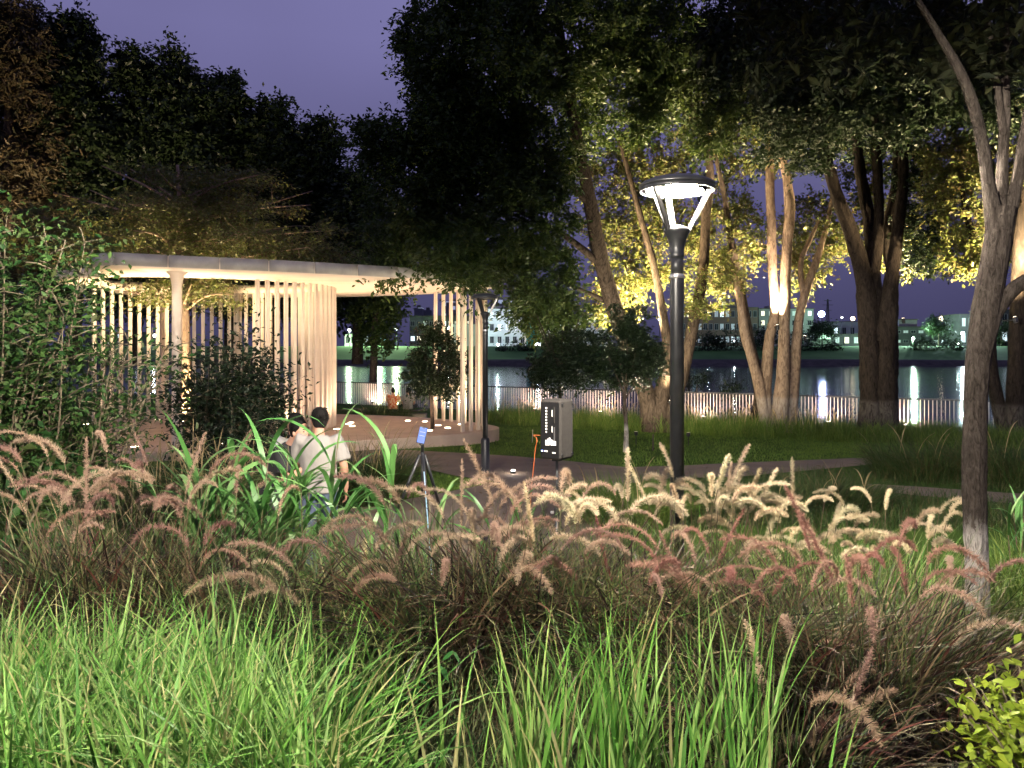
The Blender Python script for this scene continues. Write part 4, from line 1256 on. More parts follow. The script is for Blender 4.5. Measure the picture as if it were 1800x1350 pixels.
pp, pr_, pw = M['plume_purple'], M['plume_red'], M['plume_pale']
gp = M['grass_purple']
FG = 'fountain grass clumps in the foreground'
clump('fountain_grass', 'brown fountain grass clump at the left picture edge with tan plumes', 30, 4.5, .42, 750, gp, (.5, .95), (.006, .015), [(14, pp, .72, 1.05, 1.1)])
clump('fountain_grass', 'tallest brown fountain grass clump with big arching purple plumes', 215, 4.7, .5, 1000, gp, (.5, 1.0), (.006, .015), [(24, pp, .85, 1.22, 1.1)], hr=(.3, .46))
clump('fountain_grass', 'dense dark fountain grass between left plumes and broad reeds', 400, 4.5, .4, 850, gp, (.4, .85), (.006, .015), [(9, pp, .6, .95, 1.0)])
clump('fountain_grass', 'low fountain grass with drooping straw plumes beside the path gap', 590, 4.25, .34, 560, M['grass_olive'], (.4, .8), (.006, .015), [(15, pp, .35, .7, 1.3)])
clump('fountain_grass', 'central purple fountain grass clump below the phone tripod', 800, 4.35, .38, 1000, gp, (.5, .95), (.006, .015), [(28, pp, .6, .95, 1.05)])
clump('fountain_grass', 'purple fountain grass clump below the speaker with upright tan plumes', 960, 4.4, .36, 950, gp, (.5, .95), (.006, .015), [(18, pp, .62, .98, .8), (5, pw, .75, .95, 1.0)])
clump('fountain_grass', 'dark red fountain grass clump left of the lamp pole', 1120, 4.25, .36, 850, gp, (.45, .9), (.006, .015), [(8, pr_, .55, .82, 1.0), (4, pp, .6, .85, 1.0), (6, pw, .75, .98, 1.0)])
clump('fountain_grass', 'maroon fountain grass clump before the lamp pole', 1300, 4.05, .4, 900, gp, (.4, .85), (.006, .015), [(18, pr_, .55, .85, 1.15), (6, pp, .3, .6, 1.3)])
clump('fountain_grass', 'wide maroon fountain grass clump left of the whitewashed trunk', 1490, 3.95, .46, 1350, gp, (.4, .9), (.006, .015), [(20, pr_, .62, .92, 1.1)])
clump('fountain_grass', 'dry brown fountain grass clump around the whitewashed trunk foot', 1630, 3.8, .36, 800, gp, (.35, .8), (.006, .015), [(7, pp, .5, .8, 1.1)])
clump('fountain_grass', 'low brown fountain grass clump in front of the maroon plumes', 1390, 3.35, .36, 800, gp, (.3, .6), (.006, .015), [(9, pp, .2, .45, 1.4)])
PG = M['grass_pale']
clump('white_fountain_grass', 'pale cream-plumed fountain grass at the lit lamp pole', 1255, 5.05, .34, 650, PG, (.4, .95), (.004, .010), [(46, pw, .72, 1.12, .95)], hr=(.2, .32))
clump('white_fountain_grass', 'pale cream-plumed fountain grass in the middle of the pale row', 1400, 4.95, .36, 650, PG, (.4, .9), (.004, .010), [(34, pw, .66, 1.0, 1.0)], hr=(.2, .3))
clump('white_fountain_grass', 'thin pale fountain grass nearest the whitewashed trunk', 1570, 5.1, .36, 420, PG, (.4, .9), (.004, .010), [(22, pw, .66, 1.0, 1.1)], hr=(.2, .3))
clump('white_fountain_grass', 'sparse pale fountain grass behind the dark red clump', 1090, 5.0, .3, 320, PG, (.4, .85), (.004, .010), [(12, pw, .66, .95, 1.1)], hr=(.2, .3))
clump('white_fountain_grass', 'straw-coloured grass tuft at the path gap right of reeds', 650, 5.2, .28, 350, PG, (.4, .8), (.006, .015), [(5, pw, .4, .6, 1.3)], hr=(.14, .2))
clump('white_fountain_grass', 'dim fountain grass with tan plumes behind the tallest clump', 330, 6.0, .5, 700, M['grass_olive'], (.5, 1.0), (.006, .015), [(24, pp, .9, 1.25, 1.0)], hr=(.2, .3))

# broad-bladed reeds: every blade is a part
def reeds(label, px, Y, n_stems, per, spread, Hs, Wb=.046, name='broad_reed'):
    x = (px - HX) / F * Y
    root = empty(name, Vector((x, Y, g(x, Y))), label, 'reed', 'broad reeds')
    for i in range(n_stems):
        bx_, by_ = x + random.gauss(0, spread), Y + random.gauss(0, spread * .5)
        hh = random.uniform(*Hs)
        lean = Vector((random.gauss(0, .10), random.gauss(0, .06), 1)).normalized()
        b0 = Vector((bx_, by_, g(bx_, by_)))
        MB().tube([b0, b0 + lean * hh * .5, b0 + lean * hh], [.006, .005, .003], 6).build('stalk', M['stem'], root, True)
        for k in range(per):
            s3 = random.uniform(.25, .98)
            p = b0 + lean * hh * s3
            az = random.choice((0, math.pi)) + random.gauss(0, .7)
            L = random.uniform(.36, .74)
            v, f = blades(np.array([p[:]]), np.array([az]), np.array([random.uniform(.1, .45)]), np.array([random.uniform(1.0, 2.6)]), np.array([L]), np.array([Wb * random.uniform(.6, 1.15)]), 9, 1.5, np.array([random.gauss(0, .35)]), fat=.3)
            np_mesh('blade', v, f, M['reed'], root, True)
reeds('dense broad-bladed reeds in front of the man in white', 520, 5.3, 22, 8, .27, (.7, 1.3))
reeds('broad-bladed reeds left of the standing group', 420, 5.2, 10, 7, .18, (.6, 1.1))
reeds('single broad reed crossing the phone tripod', 752, 5.6, 3, 4, .05, (.75, 1.05), .03)
reeds('small broad reed standing right of the tripod', 872, 4.9, 3, 4, .05, (.65, .95), .03)
reeds('small reed behind the whitewashed trunk', 1785, 5.6, 4, 5, .12, (.7, 1.05), .026)

# middle distance clumps and beds
def mound(label, px, py, rx, n_, H, mtl, plumes=0, name='grass_clump', Y=None):
    c = G(px, py) if Y is None else gb(px, Y)
    root = empty(name, Vector((c.x, c.y, g(c.x, c.y))), label, 'ornamental grass', 'grass clumps beside the path')
    rr = np.sqrt(U(0, 1, n_)); a = U(0, 6.283, n_)
    xy = np.column_stack([c.x + rr * rx * np.cos(a), c.y + rr * rx * .8 * np.sin(a)])
    grass('blades', xy, mtl, (H * .6, H * 1.25), (.006, .012), (.02, .6), (.6, 2.2), 6, 'stuff', None, root, (c.x, c.y), 1.2)
    if plumes:
        k = rng.integers(0, n_, plumes)
        v, f = blades(np.column_stack([xy[k], gz_arr(xy[k])]), U(0, 6.28, plumes), U(.0, .3, plumes), U(.6, 1.8, plumes), U(H * 1.1, H * 1.6, plumes), U(.012, .02, plumes), 7, 2.2, None, .3, .9)
        tag(np_mesh('plumes', v, f, M['plume_far'], root), kind='stuff')
    return root
mound('round dark grass clump right of the man in white', 640, 885, .55, 2600, .95, M['grass_dark'], 26)
mound('low green grass clump on the path corner left of lamp pole', 1110, 915, .75, 2600, .62, M['grass_bed'], 14)
mound('dim grass clump behind the maroon fountain grass', 1300, 905, .9, 2000, .5, M['grass_dark'], 8)
mound('dim grass clump at the junction of the two paths', 1450, 890, .9, 2000, .5, M['grass_dark'], 8)
mound('dark grass mound left of the whitewashed trunk', 1640, 840, 1.1, 2400, .8, M['grass_dark'], 10)
mound('dark grass mound right of the whitewashed trunk', 1790, 850, 1.0, 2000, .9, M['grass_dark'], 8)
mound('plumed grass before the pavilion column', 290, 800, 1.0, 1800, .9, M['grass_olive'], 60, Y=11.0)
mound('plumed grass behind the reeds', 420, 800, 1.0, 1800, .8, M['grass_olive'], 50, Y=11.5)
mound('dark grass left of the seated pair', 640, 735, 1.0, 1400, .6, M['grass_dark'], 6, Y=29.0)
mound('dark grass at the back of the seated pair', 680, 735, .8, 1200, .75, M['grass_dark'], 6, Y=28.5)

def fence_band(n, px0, px1, d0, d1):
    out = []
    while len(out) < n:
        px = random.uniform(px0, px1)
        u = Vector(((px - HX) / F, 1.0))
        o0 = FA - FN * random.uniform(d0, d1)
        k = (o0.x * FN.x + o0.y * FN.y) / (u.x * FN.x + u.y * FN.y)
        out.append(u * k)
    return np.array([p[:] for p in out])
xy = np.repeat(fence_band(1000, 862, 1900, .6, 4.2), 20, 0)
xy = xy + rng.normal(size=xy.shape) * .10
grass('fence_bed_grass', xy, M['grass_bed'], (.3, .8), (.007, .013), (.02, .5), (.4, 1.8), 5, label='tall green ornamental grass bed along the railing', cat='grass')
xy = fence_band(520, 862, 1500, .6, 3.0)
N = len(xy)
v, f = blades(np.column_stack([xy, gz_arr(xy)]), U(0, 6.28, N), U(0, .25, N), U(.7, 2.0, N), U(.7, 1.05, N), U(.012, .022, N), 7, 2.4, None, .3, .9)
tag(np_mesh('fence_bed_plumes', v, f, M['plume_far']), 'thin pale plumes above the railing grass bed', 'plumes', None, 'stuff')
# mown lawn: fine blades on the visible lawn
def lawn_pts(n):
    out = []
    while len(out) < n:
        px, py = random.uniform(560, 1700), random.uniform(752, 830)
        edge = np.interp(px, [690, 800, 900, 1000, 1100, 1200, 1450, 1600], [791, 797, 803, 812, 823, 820, 809, 803])
        if py > edge: continue
        out.append(G(px, py).to_2d()[:])
    out2 = []
    while len(out2) < n // 5:
        px, py = random.uniform(690, 860), random.uniform(818, 884)
        if py < np.interp(px, [690, 740, 800, 870], [820, 826, 840, 850]) or py > np.interp(px, [690, 760, 840, 870], [882, 870, 855, 848]): continue
        out2.append(G(px, py).to_2d()[:])
    return np.array(out + out2)
grass('lawn_grass', lawn_pts(30000), M['grass_lawn'], (.04, .09), (.006, .011), (.0, .7), (.3, 1.4), 3, label='short mown lawn between the path and the grass bed', cat='lawn')
# bed between the two paths
xy = []
while len(xy) < 9000:
    px, py = random.uniform(1120, 1900), random.uniform(832, 935)
    if py < np.interp(px, [1180, 1300, 1450, 1590, 1900], [846, 843, 829, 815, 800]): continue
    if px > 1520 and abs(py - np.interp(px, [1520, 1900], [858, 884])) < 9: continue
    xy.append(G(px, py).to_2d()[:])
grass('path_bed_grass', np.array(xy), M['grass_dark'], (.10, .32), (.006, .011), (.0, .6), (.3, 1.6), 4, label='dim unmown grass between the two paths', cat='grass')

# ------------------------------------------------------------------ speaker on its stand
YS = 7.5
sx = P(979, 700, YS).x
sroot = empty('portable_speaker', Vector((sx, YS, 1.25)), 'grey portable speaker box with black knob panel on a pole', 'speaker')
sc0 = Vector((sx, YS, 1.535))
SR = Euler((0, 0, R(-38)))
SM = SR.to_matrix()
def sp_pt(x, y, z): return sc0 + SM @ Vector((x, y, z))
bxm = MB().box(sc0, (0.235, 0.23, 0.565), SR, bevel=0.022)
bxm.build('cabinet', M['grey_box'], sroot)
# control panel on the face turned to the camera's left
pan = MB().box(sp_pt(0.0, -0.1165, -0.005), (0.205, 0.006, 0.52), SR).build('control_panel', M['black_plastic'], sroot)
for k in range(9):
    MB().box(sp_pt(-0.035, -0.126, 0.20 - 0.028 * k), (0.016, 0.014, 0.016), SR, bevel=.003).build('knob', M['white_plastic'], pan)
for k in range(2):
    MB().box(sp_pt(0.055, -0.123, 0.14 - 0.19 * k), (0.01, 0.006, 0.15), SR).build('slider_slot', M['steel'] if k else M['grey_box'], pan)
    MB().box(sp_pt(0.03, -0.123, 0.155 - 0.15 * k), (0.006, 0.006, 0.06), SR).build('label_strip', M['white_plastic'], pan)
M['panel_glow'] = glow('panel_glow', (1.0, .9, .75), .35)  # connectors glow weakly of themselves
for k, (x, z, w_, h_) in enumerate(((-.04, -.125, .012, .05), (-.018, -.118, .012, .062), (.002, -.11, .016, .07), (.025, -.12, .014, .055), (.046, -.123, .016, .045), (.066, -.125, .012, .04))):
    MB().box(sp_pt(x, -0.122, z), (w_, .004, h_), SR).build('connector', M['panel_glow'], pan)
for x, z, w_ in ((-.045, -.205, .04), (.05, -.215, .035)):
    MB().box(sp_pt(x, -0.122, z), (w_, .003, .014), SR).build('printed_text', M['white_plastic'], pan)
MB().box(sp_pt(-.085, -0.123, -.205), (.012, .006, .012), SR).build('status_light', glow('blue_led', (.1, .25, 1), 6), pan)
for y_ in (-.085, .085):
    for z_ in (.235, -.235):
        h = MB().box(sp_pt(.120, y_, z_), (.012, .03, .03), SR, bevel=.006)
        h.build('corner_screw', M['black_plastic'], sroot)
MB().box(sp_pt(.0, 0, -.292), (.07, .07, .03), SR).build('pole_socket', M['black_plastic'], sroot)
st = empty('speaker_stand', Vector((sx, YS, g(sx, YS))), 'black tripod stand holding up the speaker box', 'speaker stand')
MB().tube([(sx, YS, .12), (sx, YS, .78)], .0175, 12).build('lower_tube', M['black_metal'], st, True)
MB().tube([(sx, YS, .70), (sx, YS, 1.26)], .014, 12).build('upper_tube', M['black_metal'], st, True)
col_ = MB().lathe([(.024, .70), (.028, .71), (.028, .77), (.024, .78)], c=(sx, YS, 0), n=16).build('clamp', M['black_plastic'], st)
MB().box((sx - .045, YS - .01, .74), (.035, .02, .025), bevel=.005).build('clamp_screw', M['steel'], col_)
for k in range(3):
    a = R(30 + 120 * k)
    e = Vector((sx + .5 * math.cos(a), YS + .5 * math.sin(a), .03))
    lg = MB().bar((sx + .02 * math.cos(a), YS + .02 * math.sin(a), .62), e, .022, .012).build('leg', M['black_metal'], st)
    MB().bar((sx + .02 * math.cos(a), YS + .02 * math.sin(a), .2), e.lerp(Vector((sx, YS, .62)), .45), .012, .01).build('brace', M['black_metal'], lg)
    MB().ball(e, .022, 6).build('foot', M['black_plastic'], lg)
cpts = [sp_pt(-.10, -.13, -.06), sp_pt(-.16, -.16, -.062), P(944, 772, YS - .2), P(941, 790, YS - .2), P(937, 830, YS - .2), P(933, 880, YS - .2), P(935, 960, YS - .15), P(950, 1020, YS), P(1000, 1030, YS + .1)]
cs = spline([c[:] for c in cpts], 6)
oc = MB().tube(cs, .0036, 8).build('power_cable', M['orange_cable'], None, True)
tag(oc, 'orange cable hanging down from the side of the speaker', 'cable')

# ------------------------------------------------------------------ phone and tripod
YP = 7.6
pc = P(742, 765, YP)
ph = empty('smartphone', pc, 'smartphone with glowing blue screen clamped on the tripod', 'phone')
PRt = Euler((R(-8), R(12), 0))
PMt = PRt.to_matrix()
MB().box(pc, (.082, .009, .162), PRt, bevel=.004).build('phone_body', M['black_plastic'], ph)
scr = MB().box(pc + PMt @ Vector((0, -.0055, 0)), (.074, .001, .152), PRt).build('screen', glow('screen_blue', (.05, .20, .85), 1.0, .02), ph)
MB().box(pc + PMt @ Vector((0, -.0065, .07)), (.028, .001, .008), PRt).build('camera_notch', M['black_plastic'], scr)
for z_ in (.03, -.005):
    MB().box(pc + PMt @ Vector((0, -.0065, z_)), (.05, .001, .003), PRt).build('screen_text', glow('screen_text', (.5, .75, 1), 1.0, .05), scr)
tp = empty('phone_tripod', Vector((pc.x, YP, g(pc.x, YP))), 'black tripod with bluish glint strip on one leg holding the phone', 'tripod')
hd = Vector((pc.x + .002, YP + .01, 1.30))
MB().box(pc + Vector((-.004, .012, -.075)), (.05, .03, .05), PRt, bevel=.006).build('phone_clamp', M['black_plastic'], tp)
MB().tube([hd + Vector((0, 0, .14)), hd], [.014, .018], 10).build('head', M['black_plastic'], tp, True)
MB().tube([hd + Vector((0, 0, .0)), hd - Vector((0, 0, .42))], .015, 10).build('centre_column', M['black_metal'], tp, True)
for k, (dx, dy) in enumerate(((-.52, -.1), (.16, -.46), (.34, .38))):
    foot = Vector((pc.x + dx, YP + dy, g(pc.x + dx, YP + dy) + .01))
    top = hd + Vector((dx * .05, dy * .05, -.03))
    mid = top.lerp(foot, .42)
    lg = MB().tube([top, mid], [.017, .016], 8).build('leg', M['black_metal'], tp, True)
    MB().tube([mid, foot], [.012, .010], 8).build('lower_leg', M['black_metal'], lg, True)
    MB().lathe([(.019, -.02), (.021, 0), (.019, .02)], c=mid, n=12).build('leg_clip', M['black_plastic'], lg)
    MB().ball(foot, .016, 6).build('rubber_foot', M['black_plastic'], lg)
    if k == 1:
        o1, o2 = top.lerp(foot, .12), top.lerp(foot, .86)
        dd = Vector((0, -.02, .004))
        MB().tube([o1 + dd, o2 + dd], .0055, 8).build('leg_glint', glow('glint_glow', (.42, .75, 1), .9, .1), lg)  # bluish reflection on the leg, made as a thin glowing strip

# ------------------------------------------------------------------ people
def oval(mb, rings, lat, n=18):
    """rings: (centre, rx, ry); lat: sideways direction"""
    lat = Vector(lat).normalized()
    vs, fs = [], []
    k = len(rings)
    for i, (c, rx, ry) in enumerate(rings):
        t = (rings[min(i + 1, k - 1)][0] - rings[max(i - 1, 0)][0]).normalized()
        fr = t.cross(lat).normalized()
        la = fr.cross(t).normalized()
        for j in range(n):
            a = 2 * math.pi * j / n
            vs.append(c + la * rx * math.cos(a) + fr * ry * math.sin(a))
    fs = [(i * n + j, i * n + (j + 1) % n, (i + 1) * n + (j + 1) % n, (i + 1) * n + j) for i in range(k - 1) for j in range(n)]
    fs += [tuple(reversed(range(n))), tuple(range((k - 1) * n, k * n))]
    mb.add(vs, fs)

def fuse(o, voxel, it=4, f=.5):
    r_ = o.modifiers.new('remesh', 'REMESH'); r_.mode = 'VOXEL'; r_.voxel_size = voxel; r_.use_smooth_shade = True
    s3 = o.modifiers.new('smooth', 'SMOOTH'); s3.iterations = it; s3.factor = f
    return o

def hand(mb, wrist, fwd, pal, side):
    """palm with five curled fingers; fwd: finger direction, pal: palm normal, side: towards the thumb"""
    fwd, pal = Vector(fwd).normalized(), Vector(pal).normalized()
    side = Vector(side).normalized()
    oval(mb, [(wrist, .026, .02), (wrist + fwd * .04, .04, .016), (wrist + fwd * .085, .042, .014)], side, 12)
    for k, L in enumerate((.068, .076, .07, .055)):
        b0 = wrist + fwd * .08 + side * (.03 - .02 * k)
        p1 = b0 + fwd * L * .45 + pal * .008
        p2 = p1 + fwd * L * .32 + pal * .022
        p3 = p2 + fwd * L * .12 + pal * .026
        mb.tube([b0, p1, p2, p3], [.0095, .009, .008, .006], 8)
    b0 = wrist + fwd * .025 + side * .034
    mb.tube([b0, b0 + side * .022 + fwd * .028 + pal * .01, b0 + side * .026 + fwd * .055 + pal * .022], [.012, .010, .007], 8)

def person(label, pos, yaw, J, shirt, legs, sleeve=.6, hair_long=False, voxel=.010, shoe=None, group=None, head_yaw=0, skirt=False):
    root = empty('person', pos, label, 'person', group)
    Rz = Matrix.Rotation(yaw, 3, 'Z')
    W = lambda v: Rz @ Vector(v) + Vector(pos)
    j = {k: W(v) for k, v in J.items()}
    lat = (j['shR'] - j['shL']).normalized()
    pel, che, nek, hed = j['pelvis'], j['chest'], j['neck'], j['head']
    hf = Rz @ (Matrix.Rotation(head_yaw, 3, 'Z') @ Vector((0, 1, 0)))
    hl = Rz @ (Matrix.Rotation(head_yaw, 3, 'Z') @ Vector((1, 0, 0)))
    b_ = MB()
    oval(b_, [(pel - (che - pel) * .25, .12, .09), (pel, .155, .11), (pel.lerp(che, .5), .135, .10), (che, .165, .11), (che.lerp(nek, .55), .17, .10), (che.lerp(nek, .88), .10, .07), (nek, .058, .058), (nek.lerp(hed, .6), .054, .056)], lat)
    # head: skull, jaw, nose, ears
    up = (hed - nek).normalized()
    oval(b_, [(hed + Vector((0, 0, -.115)) + hf * .03, .03, .03), (hed + Vector((0, 0, -.09)) + hf * .02, .055, .066), (hed + Vector((0, 0, -.04)) + hf * .008, .070, .088), (hed + Vector((0, 0, .02)), .076, .096), (hed + Vector((0, 0, .07)), .070, .088), (hed + Vector((0, 0, .105)) - hf * .008, .045, .055), (hed + Vector((0, 0, .118)) - hf * .008, .012, .014)], hl, 20)
    nb2 = hed + hf * .10
    b_.tube([nb2 + Vector((0, 0, .012)) - hf * .012, nb2 + Vector((0, 0, -.012)) + hf * .004, nb2 + Vector((0, 0, -.03)) + hf * .012, nb2 + Vector((0, 0, -.038)) - hf * .006], [.008, .011, .014, .009], 8)
    for s3 in (-1, 1):
        b_.ball(hed + hl * .079 * s3 - hf * .006 - Vector((0, 0, .012)), .024, 6, 0, (.45, .8, 1.25))
    for s3, kk in ((-1, 'L'), (1, 'R')):
        sh, el, wr = j['sh' + kk], j['el' + kk], j['wr' + kk]
        b_.tube([che.lerp(sh, .5), sh, sh.lerp(el, .5), el, el.lerp(wr, .35), wr], [.06, .056, .048, .04, .04, .026], 12)
        fw = (wr - el).normalized()
        hand(b_, wr, fw, (pel - wr).normalized() * .6 + Vector((0, 0, -.2)), Rz @ Vector((0, 1, 0)) - fw * fw.dot(Rz @ Vector((0, 1, 0))))
        hp, kn, an, to = j['hip' + kk], j['kn' + kk], j['an' + kk], j['to' + kk]
        b_.tube([pel.lerp(hp, .6), hp, hp.lerp(kn, .5), kn, kn.lerp(an, .3), an, an.lerp(to, .5) - Vector((0, 0, .02)), to], [.09, .088, .072, .054, .055, .036, .036, .026], 12)
    body = fuse(b_.build('body', M['skin'], root, True), voxel)
    # face marks
    for s3 in (-1, 1):
        MB().ball(hed + hf * .083 + hl * .031 * s3 + Vector((0, 0, .008)), .013, 6, 0, (1, .6, .55)).build('eye', M['eye'], body)
        MB().ball(hed + hf * .09 + hl * .031 * s3 + Vector((0, 0, .032)), .018, 6, 0, (1, .4, .22)).build('eyebrow', M['hair'], body)
    MB().ball(hed + hf * .091 - Vector((0, 0, .062)), .022, 6, 0, (1, .45, .28)).build('mouth', M['lips'], body)
    # hair
    h_ = MB()
    oval(h_, [(hed + Vector((0, 0, -.075)) - hf * .052, .04, .03), (hed + Vector((0, 0, -.045)) - hf * .042, .066, .056), (hed + Vector((0, 0, .0)) - hf * .026, .084, .08), (hed + Vector((0, 0, .05)) - hf * .016, .088, .098), (hed + Vector((0, 0, .09)) - hf * .012, .080, .089), (hed + Vector((0, 0, .122)) - hf * .012, .06, .066), (hed + Vector((0, 0, .138)) - hf * .008, .02, .03)], hl, 20)
    if hair_long:
        oval(h_, [(hed + Vector((0, 0, .06)) - hf * .05, .085, .06), (hed + Vector((0, 0, -.06)) - hf * .06, .10, .06), (hed + Vector((0, 0, -.2)) - hf * .07, .11, .05), (hed + Vector((0, 0, -.33)) - hf * .06, .09, .035)], hl, 16)
    ho = fuse(h_.build('hair', M['hair'], root, True), max(voxel, .009), 2)
    if voxel < .012:
        nh = 1500
        dd = rng.normal(size=(nh, 3)); dd[:, 2] = np.abs(dd[:, 2]) - .35; dd /= np.linalg.norm(dd, axis=1)[:, None]
        loc_ = dd * np.array([.084, .094, .092])
        keep = loc_[:, 1] < .045 + .35 * np.maximum(0, loc_[:, 2])
        dd, loc_ = dd[keep], loc_[keep]
        ctr = np.array(hed) + np.array([0, 0, .042]) - np.array(hf) * .014
        bs = np.array([ctr + np.array(hl) * q[0] + np.array(hf) * q[1] + np.array([0, 0, q[2]]) for q in loc_])
        wd_ = np.array([np.array(hl) * q[0] + np.array(hf) * q[1] + np.array([0, 0, q[2]]) for q in dd])
        nn_ = len(bs)
        v, f = blades(bs, np.arctan2(wd_[:, 1], wd_[:, 0]) + rng.normal(size=nn_) * .5, np.arccos(np.clip(wd_[:, 2], -1, 1)) + U(-.2, .5, nn_), U(1.9, 2.8, nn_), U(.018, .036, nn_), U(.002, .004, nn_), 3)
        tag(np_mesh('hair_strands', v, f, M['hair'], ho), kind='stuff')
    # shirt
    s_b = MB()
    hem = pel + (pel - che) * .22
    oval(s_b, [(hem, .205, .155), (pel, .2, .15), (pel.lerp(che, .5), .185, .14), (che, .2, .142), (che.lerp(nek, .5), .205, .125), (che.lerp(nek, .82), .13, .095), (che.lerp(nek, .97), .078, .075)], lat, 22)
    for kk in 'LR':
        sh, el, wr = j['sh' + kk], j['el' + kk], j['wr' + kk]
        e2 = sh.lerp(el, sleeve * 1.3) if sleeve < .77 else el
        pts = [che.lerp(sh, .55), sh, sh.lerp(e2, .5), e2]
        rr = [.085, .082, .086, .092]
        if sleeve >= .9:
            pts.append(wr); rr = [.085, .08, .07, .06, .045]
        s_b.tube(pts, rr, 14)
    so = fuse(s_b.build('shirt', shirt, root, True), voxel * 1.2, 5)
    # trousers
    t_b = MB()
    oval(t_b, [(pel + (che - pel) * .12, .17, .125), (pel, .175, .13), (pel - (che - pel) * .25, .165, .12)], lat, 20)
    for kk in 'LR':
        hp, kn, an = j['hip' + kk], j['kn' + kk], j['an' + kk]
        t_b.tube([pel.lerp(hp, .7), hp, hp.lerp(kn, .5), kn, kn.lerp(an, .5), kn.lerp(an, .95)], [.105, .102, .088, .072, .066, .06], 14)
    fuse(t_b.build('trousers', legs, root, True), voxel * 1.2, 4)
    for kk in 'LR':
        an, to = j['an' + kk], j['to' + kk]
        MB().tube([an - (to - an) * .35 + Vector((0, 0, -.03)), an + Vector((0, 0, -.02)), an.lerp(to, .5) - Vector((0, 0, .02)), to + (to - an) * .15], [.035, .05, .046, .03], 12).build('shoe', M['black_plastic'], root, True)
    return root

M['eye'] = mat('eye', (.02, .015, .012), rough=.2)
M['lips'] = mat('lips', (.34, .12, .10), rough=.5)
def stand(lean=0, H=1.0, armL=None, armR=None):
    J = dict(pelvis=(0, 0, .92), chest=(0, lean * .5, 1.24), neck=(0, lean * .95, 1.44), head=(0, lean * 1.25 + .03, 1.575),
             shL=(-.185, lean * .8, 1.385), shR=(.185, lean * .8, 1.385), hipL=(-.095, 0, .88), hipR=(.095, 0, .88), knL=(-.10, .02, .48), knR=(.11, .02, .48), anL=(-.10, -.01, .085), anR=(.12, -.01, .085), toL=(-.12, .15, .04), toR=(.14, .15, .04))
    J['elL'], J['wrL'] = armL or ((-.26, lean + .08, 1.12), (-.14, lean + .3, 1.10))
    J['elR'], J['wrR'] = armR or ((.265, lean * .5 - .02, 1.11), (.27, lean * .3 + .05, .87))
    return {k: (v[0] * H, v[1] * H, v[2] * H) for k, v in J.items()}
px_ = P(560, 800, 8.0)
person('man seen from behind in a white t-shirt and blue jeans', Vector((px_.x, 8.0, g(px_.x, 8.0))), 0.0, stand(0.02, .99), M['white_shirt'], M['blue_jeans'], head_yaw=.25, group='group standing behind the reeds')
px_ = P(487, 760, 8.15)
person('stooping person in a black top facing the man in white', Vector((px_.x, 8.15, g(px_.x, 8.15))), R(-105), stand(0.2, .915, ((-.24, .25, 1.08), (-.1, .42, 1.2)), ((.24, .25, 1.08), (.1, .42, 1.2))), M['black_cloth'], M['black_cloth'], head_yaw=-.2, group='group standing behind the reeds')
px_ = P(524, 750, 8.55)
person('long-haired person in a pale top facing the camera behind the group', Vector((px_.x, 8.55, g(px_.x, 8.55))), R(175), stand(0.05, .93, ((-.25, .1, 1.1), (-.1, .28, 1.14)), ((.25, .1, 1.1), (.1, .28, 1.14))), M['pale_cloth'], M['blue_jeans'], hair_long=True, group='group standing behind the reeds')

YQ = 30.0
def sit(kx):
    return dict(pelvis=(0, 0, .12), chest=(0, .03, .42), neck=(0, .06, .61), head=(0, .10, .745), shL=(-.18, .05, .56), shR=(.18, .05, .56),
                elL=(-.25, .12, .33), wrL=(-.16, .3, .2), elR=(.25, .1, .33), wrR=(.2, .28, .18), hipL=(-.1, .03, .10), hipR=(.1, .03, .10),
                knL=(-.22 + kx, .42, .2), knR=(.26 + kx, .40, .18), anL=(.02 + kx, .5, .08), anR=(.06, .34, .07), toL=(.14 + kx, .48, .06), toR=(-.08, .36, .06))
seat_z = P(700, 722, YQ).z
q = P(690, 720, YQ)
person('seated person in an orange patterned shirt facing the river', Vector((q.x, YQ, seat_z)), R(-12), sit(0), M['orange_print'], M['black_cloth'], voxel=.016, group='pair sitting by the river')
q = P(717, 720, YQ)
person('seated person in a grey shirt facing the river', Vector((q.x, YQ, seat_z)), R(6), sit(.05), M['grey_cloth'], M['black_cloth'], voxel=.016, group='pair sitting by the river')
# wavy lounge bench under them
bn = empty('lounge_bench', Vector((P(700, 720, YQ).x, YQ, g(-4.3, YQ))), 'long wavy dark lounge bench on a stone base by the river', 'bench')
x0, x1 = P(600, 720, YQ).x, P(752, 720, YQ).x
nseg = 40
def wave(t): return seat_z - .02 + .20 * max(0, math.cos((t - .12) * 9.0)) * (t < .62) * .55 + .10 * sm(.75, 1, t)
nsl = 9
for k in range(nsl):
    y0 = YQ - .36 + .08 * k
    mb = MB()
    vs, fs = [], []
    for i in range(nseg + 1):
        t = i / nseg
        x = x0 + (x1 - x0) * t
        z = wave(t)
        vs += [(x, y0, z), (x, y0 + .07, z), (x, y0 + .07, z - .04), (x, y0, z - .04)]
    for i in range(nseg):
        for e in range(4):
            fs.append((i * 4 + e, i * 4 + 4 + e, i * 4 + 4 + (e + 1) % 4, i * 4 + (e + 1) % 4))
    fs += [(0, 1, 2, 3), (nseg * 4 + 3, nseg * 4 + 2, nseg * 4 + 1, nseg * 4)]
    mb.add(vs, fs)
    mb.build('slat', M['dark_wood'], bn)
MB().box(((x1 - .9), YQ, (seat_z - .1 - .45) / 2), (1.7, .6, abs(-.45 - (seat_z - .1))), bevel=.02).build('stone_base', M['concrete'], bn)

